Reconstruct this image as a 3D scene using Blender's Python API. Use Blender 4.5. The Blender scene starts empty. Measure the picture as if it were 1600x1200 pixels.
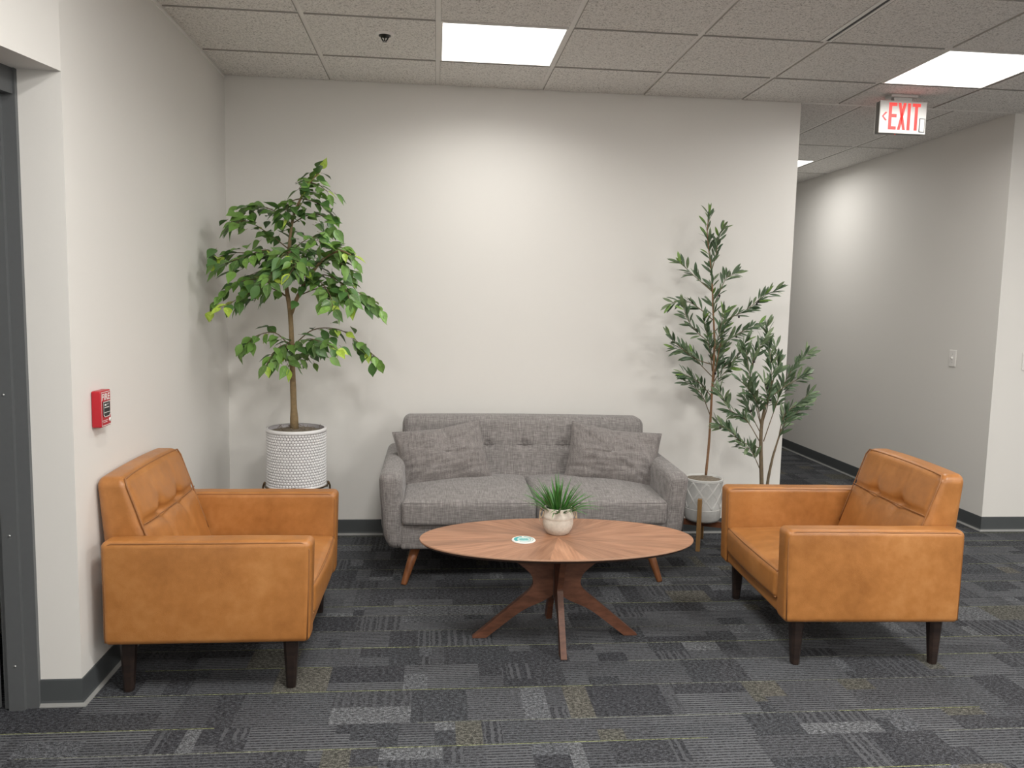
import bpy, bmesh, math, random
from mathutils import Vector, Matrix, noise

random.seed(7)
PI = math.pi
scene = bpy.context.scene
COL = scene.collection

# ------------------------------------------------------------------ camera
cam_data = bpy.data.cameras.new('camera')
cam = bpy.data.objects.new('camera', cam_data)
COL.objects.link(cam)
cam_data.sensor_width = 36.0
cam_data.lens = 36.0 * 1245.3 / 1600.0
cam_data.clip_start = 0.05
RIGHT = Vector((0.99529, -0.09439, 0.02199))
UP = Vector((-0.01217, 0.10340, 0.99457))
FWD = Vector((0.09615, 0.99015, -0.10176))
m = Matrix((RIGHT, UP, -FWD)).transposed().to_4x4()
m.translation = Vector((1.2212, -4.8488, 1.4423))
cam.matrix_world = m
scene.camera = cam

# ------------------------------------------------------------------ world, exposure
world = bpy.data.worlds.new('world')
scene.world = world
world.use_nodes = True
world.node_tree.nodes['Background'].inputs['Color'].default_value = (0.9, 0.95, 1.0, 1)
world.node_tree.nodes['Background'].inputs['Strength'].default_value = 0.0
scene.view_settings.view_transform = 'Standard'
scene.view_settings.look = 'None'
scene.view_settings.gamma = 1.0
scene.view_settings.use_curve_mapping = False
scene.view_settings.exposure = 0.0
WATTS_NEAR, WATTS_SIGN, WATTS_ROOM, WATTS_HALL = 9.5, 12.0, 46.0, 10.5    # the room's own ceiling panels: weakened by the wall against burn-out, boosted nearer the viewer, hallway
PANEL_SPREAD = math.radians(150)
PANEL_COLOR = (1.0, 0.982, 0.945)

H = 2.698                      # ceiling height
XE, XR = 3.4355, 4.841         # hallway opening in the back wall
YL = -2.044                    # outer corner of the left wall at the doorway
TX0, TY0, TP = 0.606, -0.4823, 0.61   # ceiling grid
XMAX, YMIN = TX0 + 13 * TP, TY0 - 13 * TP
HALL_END = 4.85

# ================================================================== helpers
def link(o, parent=None):
    COL.objects.link(o)
    if parent is not None:
        o.parent = parent
    return o

def tag(o, label=None, cat=None, group=None, kind=None):
    if label: o['label'] = label
    if cat: o['category'] = cat
    if group: o['group'] = group
    if kind: o['kind'] = kind
    return o

def thing(name, loc, rz=0.0, label=None, cat=None, group=None, kind=None):
    o = bpy.data.objects.new(name, None)
    o.empty_display_size = 0.1
    link(o)
    o.location = loc
    o.rotation_euler = (0, 0, rz)
    return tag(o, label, cat, group, kind)

def mk_mesh(name, verts, faces, mat=None, smooth=False):
    me = bpy.data.meshes.new(name)
    me.from_pydata([tuple(v) for v in verts], [], faces)
    if mat is not None:
        me.materials.append(mat)
    if smooth:
        me.polygons.foreach_set('use_smooth', [True] * len(me.polygons))
    me.update()
    return me

def part(name, geo, mat, parent=None, smooth=False, loc=None):
    o = bpy.data.objects.new(name, mk_mesh(name, geo[0], geo[1], mat, smooth))
    link(o, parent)
    if loc is not None:
        o.location = loc
    return o

def merge(*geos):
    V, F = [], []
    for v, f in geos:
        n = len(V)
        V += [tuple(p) for p in v]
        F += [tuple(i + n for i in q) for q in f]
    return V, F

def xform(geo, M):
    return [tuple(M @ Vector(v)) for v in geo[0]], geo[1]

def shift(geo, d):
    return [(v[0] + d[0], v[1] + d[1], v[2] + d[2]) for v in geo[0]], geo[1]

def box(x0, x1, y0, y1, z0, z1):
    V = [(x0, y0, z0), (x1, y0, z0), (x1, y1, z0), (x0, y1, z0), (x0, y0, z1), (x1, y0, z1), (x1, y1, z1), (x0, y1, z1)]
    F = [(3, 2, 1, 0), (4, 5, 6, 7), (0, 1, 5, 4), (1, 2, 6, 5), (2, 3, 7, 6), (3, 0, 4, 7)]
    return V, F

def prism(poly, z0, z1):
    """plan polygon (counter-clockwise) extruded in z"""
    n = len(poly)
    V = [(x, y, z0) for x, y in poly] + [(x, y, z1) for x, y in poly]
    F = [tuple(range(n - 1, -1, -1)), tuple(range(n, 2 * n))]
    F += [(i, (i + 1) % n, n + (i + 1) % n, n + i) for i in range(n)]
    return V, F

def _axis(h, r, n, m=4):
    inner = h - r
    edge = [inner + r * math.tan(math.radians(45 * k / m)) for k in range(1, m + 1)]
    mid = [-inner + 2 * inner * k / n for k in range(n + 1)]
    return [-e for e in reversed(edge)] + mid + edge

def soft_box(sx, sy, sz, r, n=(6, 6, 6), fn=None, m=4):
    """box with rounded edges, centred at the origin; fn reshapes each vertex"""
    hs = (sx / 2, sy / 2, sz / 2)
    ax = [_axis(hs[i], r, n[i], m) for i in range(3)]
    idx, V, F = {}, [], []
    def vid(p):
        k = (round(p[0], 6), round(p[1], 6), round(p[2], 6))
        if k not in idx:
            q = Vector(p)
            c = Vector([max(-(hs[i] - r), min(hs[i] - r, p[i])) for i in range(3)])
            d = q - c
            idx[k] = len(V)
            V.append(c + d.normalized() * r if d.length > 1e-9 else q)
        return idx[k]
    for a in range(3):
        b, c = (a + 1) % 3, (a + 2) % 3
        for s in (-1, 1):
            for i in range(len(ax[b]) - 1):
                for j in range(len(ax[c]) - 1):
                    q = []
                    for (u, w) in ((i, j), (i + 1, j), (i + 1, j + 1), (i, j + 1)):
                        p = [0, 0, 0]
                        p[a] = s * hs[a]; p[b] = ax[b][u]; p[c] = ax[c][w]
                        q.append(vid(p))
                    F.append(tuple(q if s > 0 else q[::-1]))
    if fn:
        V = [fn(Vector(v)) for v in V]
    return [tuple(v) for v in V], F

def tube(pts, rad, seg=8, closed=False, cap=True):
    pts = [Vector(p) for p in pts]
    n = len(pts)
    rads = rad if isinstance(rad, (list, tuple)) else [rad] * n
    V, F = [], []
    ref = None
    for i, p in enumerate(pts):
        if closed:
            t = (pts[(i + 1) % n] - pts[i - 1]).normalized()
        else:
            t = (pts[min(i + 1, n - 1)] - pts[max(i - 1, 0)]).normalized()
        if ref is None:
            ref = Vector((0, 0, 1)) if abs(t.z) < 0.9 else Vector((1, 0, 0))
        a = (ref - t * ref.dot(t))
        if a.length < 1e-6:
            a = t.orthogonal()
        a.normalize(); b = t.cross(a); ref = a
        for k in range(seg):
            w = 2 * PI * k / seg
            V.append(p + (a * math.cos(w) + b * math.sin(w)) * rads[i])
    m_ = n if closed else n - 1
    for i in range(m_):
        j = (i + 1) % n
        for k in range(seg):
            l = (k + 1) % seg
            F.append((i * seg + k, i * seg + l, j * seg + l, j * seg + k))
    if cap and not closed:
        F.append(tuple(range(seg - 1, -1, -1)))
        F.append(tuple((n - 1) * seg + k for k in range(seg)))
    return [tuple(v) for v in V], F

def lathe(prof, seg=40):
    """profile [(r, z)] turned about z"""
    V, F, rows = [], [], []
    for r, z in prof:
        if r < 1e-6:
            rows.append([len(V)]); V.append((0, 0, z))
        else:
            rows.append(list(range(len(V), len(V) + seg)))
            V += [(r * math.cos(2 * PI * k / seg), r * math.sin(2 * PI * k / seg), z) for k in range(seg)]
    for a, b in zip(rows, rows[1:]):
        for k in range(seg):
            l = (k + 1) % seg
            if len(a) == 1 and len(b) > 1: F.append((a[0], b[l], b[k]))
            elif len(b) == 1 and len(a) > 1: F.append((a[k], a[l], b[0]))
            elif len(a) > 1: F.append((a[k], a[l], b[l], b[k]))
    return V, F

def catmull(pts, per=6):
    P = [Vector(p) for p in pts]
    P = [P[0] * 2 - P[1]] + P + [P[-1] * 2 - P[-2]]
    out = []
    for i in range(1, len(P) - 2):
        for k in range(per):
            t = k / per
            a, b, c, d = P[i - 1], P[i], P[i + 1], P[i + 2]
            out.append(0.5 * ((2 * b) + (c - a) * t + (2 * a - 5 * b + 4 * c - d) * t * t + (3 * b - a - 3 * c + d) * t ** 3))
    out.append(P[-2])
    return out

def copy_tree(o, parent=None):
    c = o.copy(); COL.objects.link(c); c.parent = parent
    for ch in list(o.children):
        copy_tree(ch, c)
    return c

def text_geo(txt, size):
    cu = bpy.data.curves.new('txt', 'FONT')
    cu.body = txt; cu.size = size; cu.offset = size * 0.025; cu.align_x = 'CENTER'; cu.align_y = 'CENTER'
    o = bpy.data.objects.new('txt', cu); COL.objects.link(o)
    dg = bpy.context.evaluated_depsgraph_get()
    me = bpy.data.meshes.new_from_object(o.evaluated_get(dg))
    V = [tuple(v.co) for v in me.vertices]
    F = [tuple(p.vertices) for p in me.polygons]
    bpy.data.objects.remove(o); bpy.data.curves.remove(cu); bpy.data.meshes.remove(me)
    return V, F

# ================================================================== materials
class Nodes:
    def __init__(self, name):
        self.mat = bpy.data.materials.new(name)
        self.mat.use_nodes = True
        self.nt = self.mat.node_tree
        self.bsdf = self.nt.nodes['Principled BSDF']
    def n(self, kind, **kw):
        nd = self.nt.nodes.new(kind)
        for k, v in kw.items():
            if k in nd.inputs: nd.inputs[k].default_value = v
            else: setattr(nd, k, v)
        return nd
    def l(self, a, b): self.nt.links.new(a, b)
    def coords(self, scale=(1, 1, 1), kind='Object'):
        tc = self.n('ShaderNodeTexCoord'); mp = self.n('ShaderNodeMapping')
        mp.inputs['Scale'].default_value = scale
        self.l(tc.outputs[kind], mp.inputs['Vector'])
        return mp.outputs['Vector']
    def noise(self, vec, scale, detail=3, rough=0.55):
        nd = self.n('ShaderNodeTexNoise'); nd.inputs['Scale'].default_value = scale
        nd.inputs['Detail'].default_value = detail; nd.inputs['Roughness'].default_value = rough
        if vec is not None: self.l(vec, nd.inputs['Vector'])
        return nd.outputs['Fac']
    def ramp(self, fac, stops):
        r = self.n('ShaderNodeValToRGB'); e = r.color_ramp.elements
        while len(e) < len(stops): e.new(0.5)
        for k, (p, c) in enumerate(stops):
            e[k].position = p
            e[k].color = (c, c, c, 1) if isinstance(c, (int, float)) else (*c, 1)
        self.l(fac, r.inputs['Fac'])
        return r.outputs['Color']
    def math(self, op, a, b=None, c=None):
        nd = self.n('ShaderNodeMath', operation=op)
        for i, v in enumerate((a, b, c)):
            if v is None: continue
            if isinstance(v, (int, float)): nd.inputs[i].default_value = v
            else: self.l(v, nd.inputs[i])
        return nd.outputs[0]
    def mix(self, fac, a, b, mode='MIX'):
        nd = self.n('ShaderNodeMix', data_type='RGBA', blend_type=mode)
        for s, v in ((nd.inputs[0], fac), (nd.inputs[6], a), (nd.inputs[7], b)):
            if isinstance(v, (int, float)): s.default_value = v
            elif isinstance(v, tuple): s.default_value = (*v, 1)
            else: self.l(v, s)
        return nd.outputs[2]
    def bump(self, h, strength, dist=0.002):
        b = self.n('ShaderNodeBump'); b.inputs['Strength'].default_value = strength
        b.inputs['Distance'].default_value = dist
        self.l(h, b.inputs['Height']); self.l(b.outputs['Normal'], self.bsdf.inputs['Normal'])
    def set(self, color=None, rough=None, metal=None, spec=None):
        if color is not None:
            if isinstance(color, tuple): self.bsdf.inputs['Base Color'].default_value = (*color, 1)
            else: self.l(color, self.bsdf.inputs['Base Color'])
        if rough is not None:
            if isinstance(rough, (int, float)): self.bsdf.inputs['Roughness'].default_value = rough
            else: self.l(rough, self.bsdf.inputs['Roughness'])
        if metal is not None: self.bsdf.inputs['Metallic'].default_value = metal
        if spec is not None: self.bsdf.inputs['Specular IOR Level'].default_value = spec
        return self.mat

def plain(name, color, rough=0.5, metal=0.0, var=0.06, scale=25.0, spec=0.5):
    N = Nodes(name)
    f = N.noise(N.coords(), scale)
    a = tuple(c * (1 - var) for c in color); b = tuple(min(1, c * (1 + var)) for c in color)
    return N.set(N.mix(f, a, b), rough, metal, spec)

def m_paint(name, color):
    N = Nodes(name); v = N.coords()
    f = N.noise(v, 1.3, 2)
    a = tuple(c * 0.985 for c in color); b = tuple(c * 1.015 for c in color)
    N.bump(N.noise(v, 260, 2), 0.12, 0.0008)
    return N.set(N.mix(f, a, b), 0.62, spec=0.3)

def m_emit(name, color, strength, base=(0.8, 0.8, 0.8)):
    N = Nodes(name)
    N.set(base, 0.4)
    N.bsdf.inputs['Emission Color'].default_value = (*color, 1)
    N.bsdf.inputs['Emission Strength'].default_value = strength
    return N.mat

def m_carpet():
    N = Nodes('carpet_weave')
    tint = N.n('ShaderNodeAttribute', attribute_name='tint')
    style = N.n('ShaderNodeAttribute', attribute_name='style')
    sp = N.n('ShaderNodeSeparateXYZ'); N.l(style.outputs['Vector'], sp.inputs[0])
    tc = N.n('ShaderNodeTexCoord'); xyz = N.n('ShaderNodeSeparateXYZ'); N.l(tc.outputs['Object'], xyz.inputs[0])
    wob = N.noise(tc.outputs['Object'], 30, 2)
    yy = N.math('ADD', xyz.outputs['Y'], N.math('MULTIPLY', wob, 0.003))
    sl = N.math('SINE', N.math('MULTIPLY', yy, 2 * PI / 0.0150))
    sl = N.math('MULTIPLY', N.math('GREATER_THAN', sl, 0.15), sp.outputs['X'])
    xx = N.math('ADD', xyz.outputs['X'], N.math('MULTIPLY', wob, 0.02))
    wv = N.math('ADD', N.math('SINE', N.math('MULTIPLY', xx, 2 * PI / 0.034)), N.math('SINE', N.math('MULTIPLY', xx, 2 * PI / 0.0217)))
    br = N.math('MULTIPLY', N.math('GREATER_THAN', wv, 0.15), sp.outputs['Y'])
    pat = N.math('ADD', sl, br)
    # loops of yarn: short streaks along x
    fine = N.noise(N.coords((1.0, 1.0, 1.0)), 330, 2, 0.6)
    mid = N.noise(N.coords((0.6, 1.0, 1.0)), 120, 3, 0.65)
    g = N.math('ADD', N.math('MULTIPLY', fine, 0.7), N.math('MULTIPLY', mid, 0.9))
    g = N.ramp(N.math('MULTIPLY', g, 0.63), [(0.38, 0.22), (0.5, 0.95), (0.63, 2.5)])
    col = N.mix(1.0, tint.outputs['Color'], g, 'MULTIPLY')
    lite = N.mix(pat, col, (0.140, 0.144, 0.152))
    lite = N.mix(1.0, lite, N.ramp(fine, [(0.3, 0.72), (0.7, 1.25)]), 'MULTIPLY')
    N.bump(N.math('ADD', mid, fine), 0.7, 0.004)
    return N.set(lite, 0.95, spec=0.12)

def m_leather():
    N = Nodes('tan_leather'); v = N.coords()
    big = N.noise(v, 3.2, 4, 0.6); sm = N.noise(v, 26, 5, 0.65)
    f = N.math('ADD', N.math('MULTIPLY', big, 0.65), N.math('MULTIPLY', sm, 0.35))
    c = N.ramp(f, [(0.34, (0.305, 0.118, 0.028)), (0.52, (0.400, 0.162, 0.042)), (0.70, (0.485, 0.216, 0.066))])
    vo = N.n('ShaderNodeTexVoronoi'); vo.inputs['Scale'].default_value = 420; N.l(v, vo.inputs['Vector'])
    N.bump(N.math('ADD', vo.outputs['Distance'], N.math('MULTIPLY', sm, 1.5)), 0.16, 0.0012)
    return N.set(c, N.ramp(sm, [(0.3, 0.31), (0.7, 0.45)]), spec=0.5)

def m_fabric(name, dark, mid_, light):
    N = Nodes(name)
    a = N.noise(N.coords((260, 22, 22)), 1.0, 2, 0.6); b = N.noise(N.coords((22, 260, 260)), 1.0, 2, 0.6)
    w = N.noise(N.coords(), 700, 1)
    f = N.math('ADD', N.math('MULTIPLY', N.math('ADD', a, b), 0.42), N.math('MULTIPLY', w, 0.16))
    c = N.ramp(f, [(0.36, dark), (0.5, mid_), (0.64, light)])
    N.bump(f, 0.35, 0.0015)
    N.bsdf.inputs['Sheen Weight'].default_value = 0.15
    return N.set(c, 0.92, spec=0.15)

def m_wood(name, dark, light, stretch=(2.5, 45, 45), rough=0.42, kind='Object'):
    N = Nodes(name)
    oi = N.n('ShaderNodeObjectInfo')
    tc = N.n('ShaderNodeTexCoord'); mp = N.n('ShaderNodeMapping'); mp.inputs['Scale'].default_value = stretch
    N.l(tc.outputs[kind], mp.inputs['Vector'])
    ad = N.n('ShaderNodeVectorMath', operation='ADD')
    cb = N.n('ShaderNodeCombineXYZ')
    for i in range(3): N.l(N.math('MULTIPLY', oi.outputs['Random'], 37.0 + i), cb.inputs[i])
    N.l(mp.outputs[0], ad.inputs[0]); N.l(cb.outputs[0], ad.inputs[1])
    f = N.noise(ad.outputs[0], 1.0, 5, 0.62)
    c = N.ramp(f, [(0.33, dark), (0.66, light)])
    k = N.math('ADD', 0.82, N.math('MULTIPLY', oi.outputs['Random'], 0.36))
    cc = N.n('ShaderNodeCombineColor')
    for i in range(3): N.l(k, cc.inputs[i])
    N.bump(f, 0.08, 0.001)
    return N.set(N.mix(1.0, c, cc.outputs[0], 'MULTIPLY'), rough, spec=0.4)

def m_leaf(name, a, b, vein):
    N = Nodes(name)
    oi = N.n('ShaderNodeObjectInfo')
    tc = N.n('ShaderNodeTexCoord'); xyz = N.n('ShaderNodeSeparateXYZ'); N.l(tc.outputs['Object'], xyz.inputs[0])
    c = N.mix(oi.outputs['Random'], a, b)
    mid = N.math('LESS_THAN', N.math('ABSOLUTE', xyz.outputs['Y']), 0.018)
    f = N.noise(tc.outputs['Object'], 5, 2)
    c = N.mix(N.math('MULTIPLY', mid, 0.55), c, vein)
    c = N.mix(1.0, c, N.ramp(f, [(0.3, 0.8), (0.7, 1.2)]), 'MULTIPLY')
    N.bsdf.inputs['Subsurface Weight'].default_value = 0.0
    return N.set(c, 0.42, spec=0.45)

def m_tile():
    N = Nodes('mineral_fibre_tile')
    tc = N.n('ShaderNodeTexCoord'); oi = N.n('ShaderNodeObjectInfo')
    ad = N.n('ShaderNodeVectorMath', operation='ADD'); N.l(tc.outputs['Object'], ad.inputs[0]); N.l(oi.outputs['Location'], ad.inputs[1])
    f = N.noise(ad.outputs[0], 95, 4, 0.7); s = N.noise(ad.outputs[0], 190, 2, 0.6)
    c = N.ramp(f, [(0.35, (0.50, 0.48, 0.455)), (0.45, (0.80, 0.78, 0.75)), (0.62, (0.89, 0.87, 0.84))])
    c = N.mix(1.0, c, N.ramp(s, [(0.36, 0.70), (0.46, 1.0)]), 'MULTIPLY')
    N.bump(N.math('ADD', f, s), 0.35, 0.003)
    return N.set(c, 0.9, spec=0.1)

M = {}
M['wall'] = m_paint('wall_paint', (0.725, 0.705, 0.672))
M['carpet'] = m_carpet()
M['tile'] = m_tile()
M['tile_edge'] = plain('shaded_tile_edge', (0.40, 0.385, 0.36), 0.95)  # joint shadow put into the colour of the tile sides
M['grid'] = plain('grid_enamel', (0.88, 0.86, 0.83), 0.45)
M['slab'] = plain('plenum', (0.22, 0.21, 0.20), 0.9)
M['base'] = plain('vinyl_base', (0.066, 0.072, 0.075), 0.5, var=0.04)
M['toe'] = plain('base_toe', (0.25, 0.25, 0.24), 0.6, var=0.1)
M['frame'] = plain('door_frame_enamel', (0.105, 0.11, 0.113), 0.42, var=0.05, scale=60)
M['door'] = plain('door_enamel', (0.085, 0.088, 0.09), 0.42, var=0.05, scale=60)
M['steel'] = plain('steel', (0.5, 0.5, 0.5), 0.35, 1.0)
M['leather'] = m_leather()
M['seam'] = plain('leather_piping', (0.285, 0.118, 0.036), 0.5)
M['darkleg'] = m_wood('espresso_wood', (0.012, 0.008, 0.007), (0.030, 0.018, 0.014))
M['fabric'] = m_fabric('grey_tweed', (0.125, 0.114, 0.110), (0.210, 0.194, 0.187), (0.325, 0.303, 0.292))
M['fabric2'] = m_fabric('grey_tweed_cushion', (0.12, 0.108, 0.104), (0.195, 0.177, 0.17), (0.285, 0.262, 0.25))
M['fseam'] = plain('grey_piping', (0.11, 0.10, 0.097), 0.9)
M['walnutleg'] = m_wood('walnut_leg', (0.13, 0.045, 0.015), (0.26, 0.10, 0.038), (30, 30, 4))
M['veneer'] = m_wood('walnut_veneer', (0.27, 0.125, 0.068), (0.45, 0.235, 0.138), (5, 70, 1), 0.36, 'UV')
M['rim'] = plain('veneer_edge', (0.45, 0.26, 0.17), 0.5)
M['walnut'] = m_wood('walnut_base', (0.075, 0.028, 0.015), (0.16, 0.065, 0.036), (12, 12, 40), 0.45)
M['walnutdark'] = plain('walnut_underside', (0.05, 0.024, 0.015), 0.6)
M['oak'] = m_wood('stand_wood', (0.20, 0.105, 0.035), (0.33, 0.19, 0.075), (40, 40, 5))
M['redwood'] = m_wood('stand_cross_wood', (0.10, 0.032, 0.014), (0.19, 0.07, 0.03), (10, 10, 40))
M['ceramic'] = plain('white_ceramic', (0.76, 0.75, 0.75), 0.35, var=0.02)
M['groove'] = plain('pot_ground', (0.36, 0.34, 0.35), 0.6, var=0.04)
M['potgrey'] = plain('pale_grey_pot', (0.56, 0.555, 0.535), 0.75, var=0.10, scale=60)
M['emboss'] = plain('pale_emboss', (0.70, 0.69, 0.665), 0.7, var=0.05)
M['stonepot'] = plain('mottled_pot', (0.60, 0.545, 0.475), 0.7, var=0.28, scale=90)
M['soil'] = plain('moss_soil', (0.20, 0.165, 0.125), 0.95, var=0.75, scale=110)
M['soildark'] = plain('dark_soil', (0.03, 0.025, 0.02), 0.95)
M['bark'] = plain('ficus_bark', (0.235, 0.165, 0.085), 0.85, var=0.35, scale=55)
M['bark2'] = plain('olive_bark', (0.25, 0.135, 0.07), 0.85, var=0.3, scale=70)
M['bark3'] = plain('shrub_bark', (0.155, 0.115, 0.07), 0.85, var=0.35, scale=60)
M['twig'] = plain('twig', (0.14, 0.10, 0.05), 0.85, var=0.2)
M['leafD'] = m_leaf('ficus_leaf_dark', (0.060, 0.132, 0.030), (0.125, 0.220, 0.055), (0.19, 0.29, 0.10))
M['leafM'] = m_leaf('ficus_leaf_mid', (0.11, 0.235, 0.045), (0.18, 0.33, 0.065), (0.25, 0.4, 0.12))
M['leafY'] = m_leaf('ficus_leaf_young', (0.28, 0.43, 0.045), (0.43, 0.56, 0.08), (0.5, 0.6, 0.14))
M['olvD'] = m_leaf('olive_leaf_dark', (0.040, 0.082, 0.040), (0.080, 0.135, 0.066), (0.13, 0.19, 0.1))
M['olvM'] = m_leaf('olive_leaf_grey', (0.098, 0.150, 0.078), (0.155, 0.215, 0.105), (0.21, 0.27, 0.15))
M['olvY'] = m_leaf('olive_leaf_young', (0.10, 0.21, 0.035), (0.17, 0.30, 0.06), (0.24, 0.34, 0.1))
M['olive'] = plain('ripe_olive', (0.02, 0.014, 0.016), 0.3)
M['grass'] = m_leaf('grass_blade', (0.018, 0.085, 0.014), (0.055, 0.19, 0.03), (0.07, 0.22, 0.04))
M['twine'] = plain('twine', (0.55, 0.42, 0.28), 0.9)
M['brass'] = plain('bronze_wire', (0.17, 0.115, 0.06), 0.35, 1.0)
M['red'] = plain('alarm_red', (0.43, 0.008, 0.018), 0.35, var=0.04)
M['white'] = plain('white_plastic', (0.78, 0.76, 0.73), 0.4, var=0.02)
M['black'] = plain('black_plastic', (0.012, 0.012, 0.012), 0.4)
M['signface'] = plain('sign_face', (0.62, 0.605, 0.585), 0.35, var=0.02)
M['signbody'] = plain('sign_housing', (0.20, 0.195, 0.185), 0.5)
M['exitred'] = m_emit('exit_letter_glow', (1.0, 0.050, 0.040), 1.05, (0.30, 0.006, 0.006))
M['panel'] = m_emit('led_diffuser', PANEL_COLOR, 3.0)
M['teal'] = plain('teal_print', (0.05, 0.36, 0.36), 0.5)
M['tealL'] = plain('teal_print_pale', (0.36, 0.62, 0.60), 0.5)
M['cork'] = plain('coaster_white', (0.80, 0.79, 0.74), 0.5, var=0.03)
M['chrome'] = plain('sprinkler_metal', (0.30, 0.29, 0.28), 0.3, 1.0)

# ================================================================== the setting
def struct(name, geo, mat, parent=None, smooth=False):
    o = part(name, geo, mat, parent, smooth)
    if parent is None: o['kind'] = 'structure'
    return o

# ---- floor: one carpet, its woven blocks carried as face attributes
def make_floor():
    rnd = random.Random(21)
    V, F, T, S = [], [], [], []
    def quad(x0, x1, y0, y1, t, s):
        n = len(V)
        V.extend([(x0, y0, 0), (x1, y0, 0), (x1, y1, 0), (x0, y1, 0)]); F.append((n, n + 1, n + 2, n + 3))
        T.append(t); S.append(s)
    base = [(0.047, 0.048, 0.053), (0.050, 0.051, 0.056), (0.043, 0.044, 0.049), (0.048, 0.050, 0.055)]
    y = -8.5
    while y < HALL_END + 0.1:
        h = rnd.choice([0.115, 0.15, 0.17, 0.17, 0.2, 0.235])
        x = -0.6 - rnd.random()
        # yellow-green yarn line along the band's near edge, in runs
        lx = x
        while lx < XMAX + 0.2:
            run = rnd.uniform(0.5, 1.6)
            if rnd.random() < 0.72:
                quad(lx, lx + run, y, y + 0.0042, rnd.choice([(0.165, 0.178, 0.085), (0.155, 0.162, 0.105), (0.135, 0.14, 0.115)]), (0, 0, 0))
            else:
                quad(lx, lx + run, y, y + 0.0042, rnd.choice(base), (0, 0, 0))
            lx += run
        while x < XMAX + 0.2:
            w = rnd.choice([0.05, 0.07, 0.09, 0.12, 0.15, 0.2, 0.28])
            cuts = [y + 0.0042, y + h]
            if rnd.random() < 0.55: cuts.insert(1, y + h * rnd.choice([0.35, 0.5, 0.65]))
            for a, b in zip(cuts, cuts[1:]):
                k = rnd.random(); b0 = rnd.choice(base)
                if k < 0.26: t, s = b0, (0.0, 0.0, 0)
                elif k < 0.34: t, s = rnd.choice([(0.094, 0.097, 0.104), (0.080, 0.083, 0.090), (0.102, 0.105, 0.111)]), (0, 0, 0)
                elif k < 0.385: t, s = rnd.choice([(0.088, 0.084, 0.073), (0.080, 0.078, 0.068)]), (0, 0, 0)
                elif k < 0.89: t, s = b0, (rnd.uniform(0.35, 1.0), 0, 0)
                else: t, s = b0, (0, rnd.uniform(0.2, 0.5), 0)
                quad(x, x + w, a, b, t, s)
            x += w
        y += h
    me = mk_mesh('floor', V, F, M['carpet'])
    at = me.attributes.new('tint', 'FLOAT_COLOR', 'FACE'); st = me.attributes.new('style', 'FLOAT_VECTOR', 'FACE')
    at.data.foreach_set('color', [c for t in T for c in (*t, 1.0)])
    st.data.foreach_set('vector', [c for s in S for c in s])
    o = bpy.data.objects.new('floor', me); link(o); o['kind'] = 'structure'
make_floor()

WT = 0.12
ZT = H + 0.06
struct('wall_back', box(-0.14, XE, 0.0, WT, 0, ZT), M['wall'])
struct('wall_back_right', box(XR, XMAX, 0.0, WT, 0, ZT), M['wall'])
struct('wall_hall_left', box(XE - WT, XE, WT, HALL_END, 0, ZT), M['wall'])
struct('wall_hall_right', box(XR, XR + WT, WT, HALL_END, 0, ZT), M['wall'])
struct('wall_hall_end', box(XE - WT, XR + WT, HALL_END, HALL_END + WT, 0, ZT), M['wall'])
struct('wall_left', box(-0.14, 0.0, YL, 0.0, 0, ZT), M['wall'])
DA = math.radians(12.5)                         # the doorway wall turns slightly away
DX, DY = -math.sin(DA), -math.cos(DA)
DW = 1.12
D1 = (DX * DW, YL + DY * DW)
struct('wall_left_header', prism([(0, YL), (-0.14, YL), (D1[0] - 0.14, D1[1]), D1], 2.157, ZT), M['wall'])
struct('wall_left_near', box(D1[0] - 0.14, D1[0], YMIN, D1[1], 0, ZT), M['wall'])
struct('wall_right', box(XMAX, XMAX + WT, YMIN, WT, 0, ZT), M['wall'])
struct('wall_front', box(D1[0] - 0.14, XMAX + WT, YMIN - WT, YMIN, 0, ZT), M['wall'])

# ---- vinyl cove base
BH = 0.097
def baseboard(name, poly):
    """poly: floor points along the wall, room on the left-hand side of travel"""
    V, F = [], []
    prof = [(0.0, BH), (0.004, BH), (0.005, BH - 0.004), (0.005, 0.020), (0.007, 0.012)]
    toe = [(0.007, 0.012), (0.012, 0.006), (0.017, 0.003), (0.017, 0.0)]
    def sweep(pr):
        V, F = [], []
        P = [Vector((x, y)) for x, y in poly]
        for i, p in enumerate(P):
            d0 = (P[i] - P[i - 1]).normalized() if i > 0 else None
            d1 = (P[i + 1] - P[i]).normalized() if i < len(P) - 1 else None
            n0 = Vector((-d0.y, d0.x)) if d0 else None; n1 = Vector((-d1.y, d1.x)) if d1 else None
            if n0 and n1:
                nn = (n0 + n1).normalized(); nn = nn / max(0.3, nn.dot(n0))
            else: nn = n0 or n1
            for o_, z in pr: V.append((p.x + nn.x * o_, p.y + nn.y * o_, z))
        k = len(pr)
        for i in range(len(P) - 1):
            for j in range(k - 1):
                F.append((i * k + j, i * k + j + 1, (i + 1) * k + j + 1, (i + 1) * k + j))
        return V, F
    o = struct(name, sweep(prof), M['base'])
    t = part('toe', sweep(toe), M['toe'], o)
    return o
baseboard('baseboard_back', [(XE, 0.06), (XE, 0), (0.0, 0.0)])
baseboard('baseboard_left', [(0, 0), (0, YL), (-0.137, YL)])
baseboard('baseboard_hall_right', [(XMAX, 0), (XR, 0), (XR, HALL_END)])
baseboard('baseboard_hall_left', [(XE, HALL_END), (XE, 0.061)])
baseboard('baseboard_left_near', [(D1[0], D1[1]), (D1[0], YMIN)])
baseboard('baseboard_right', [(XMAX, YMIN), (XMAX, 0)])

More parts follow.
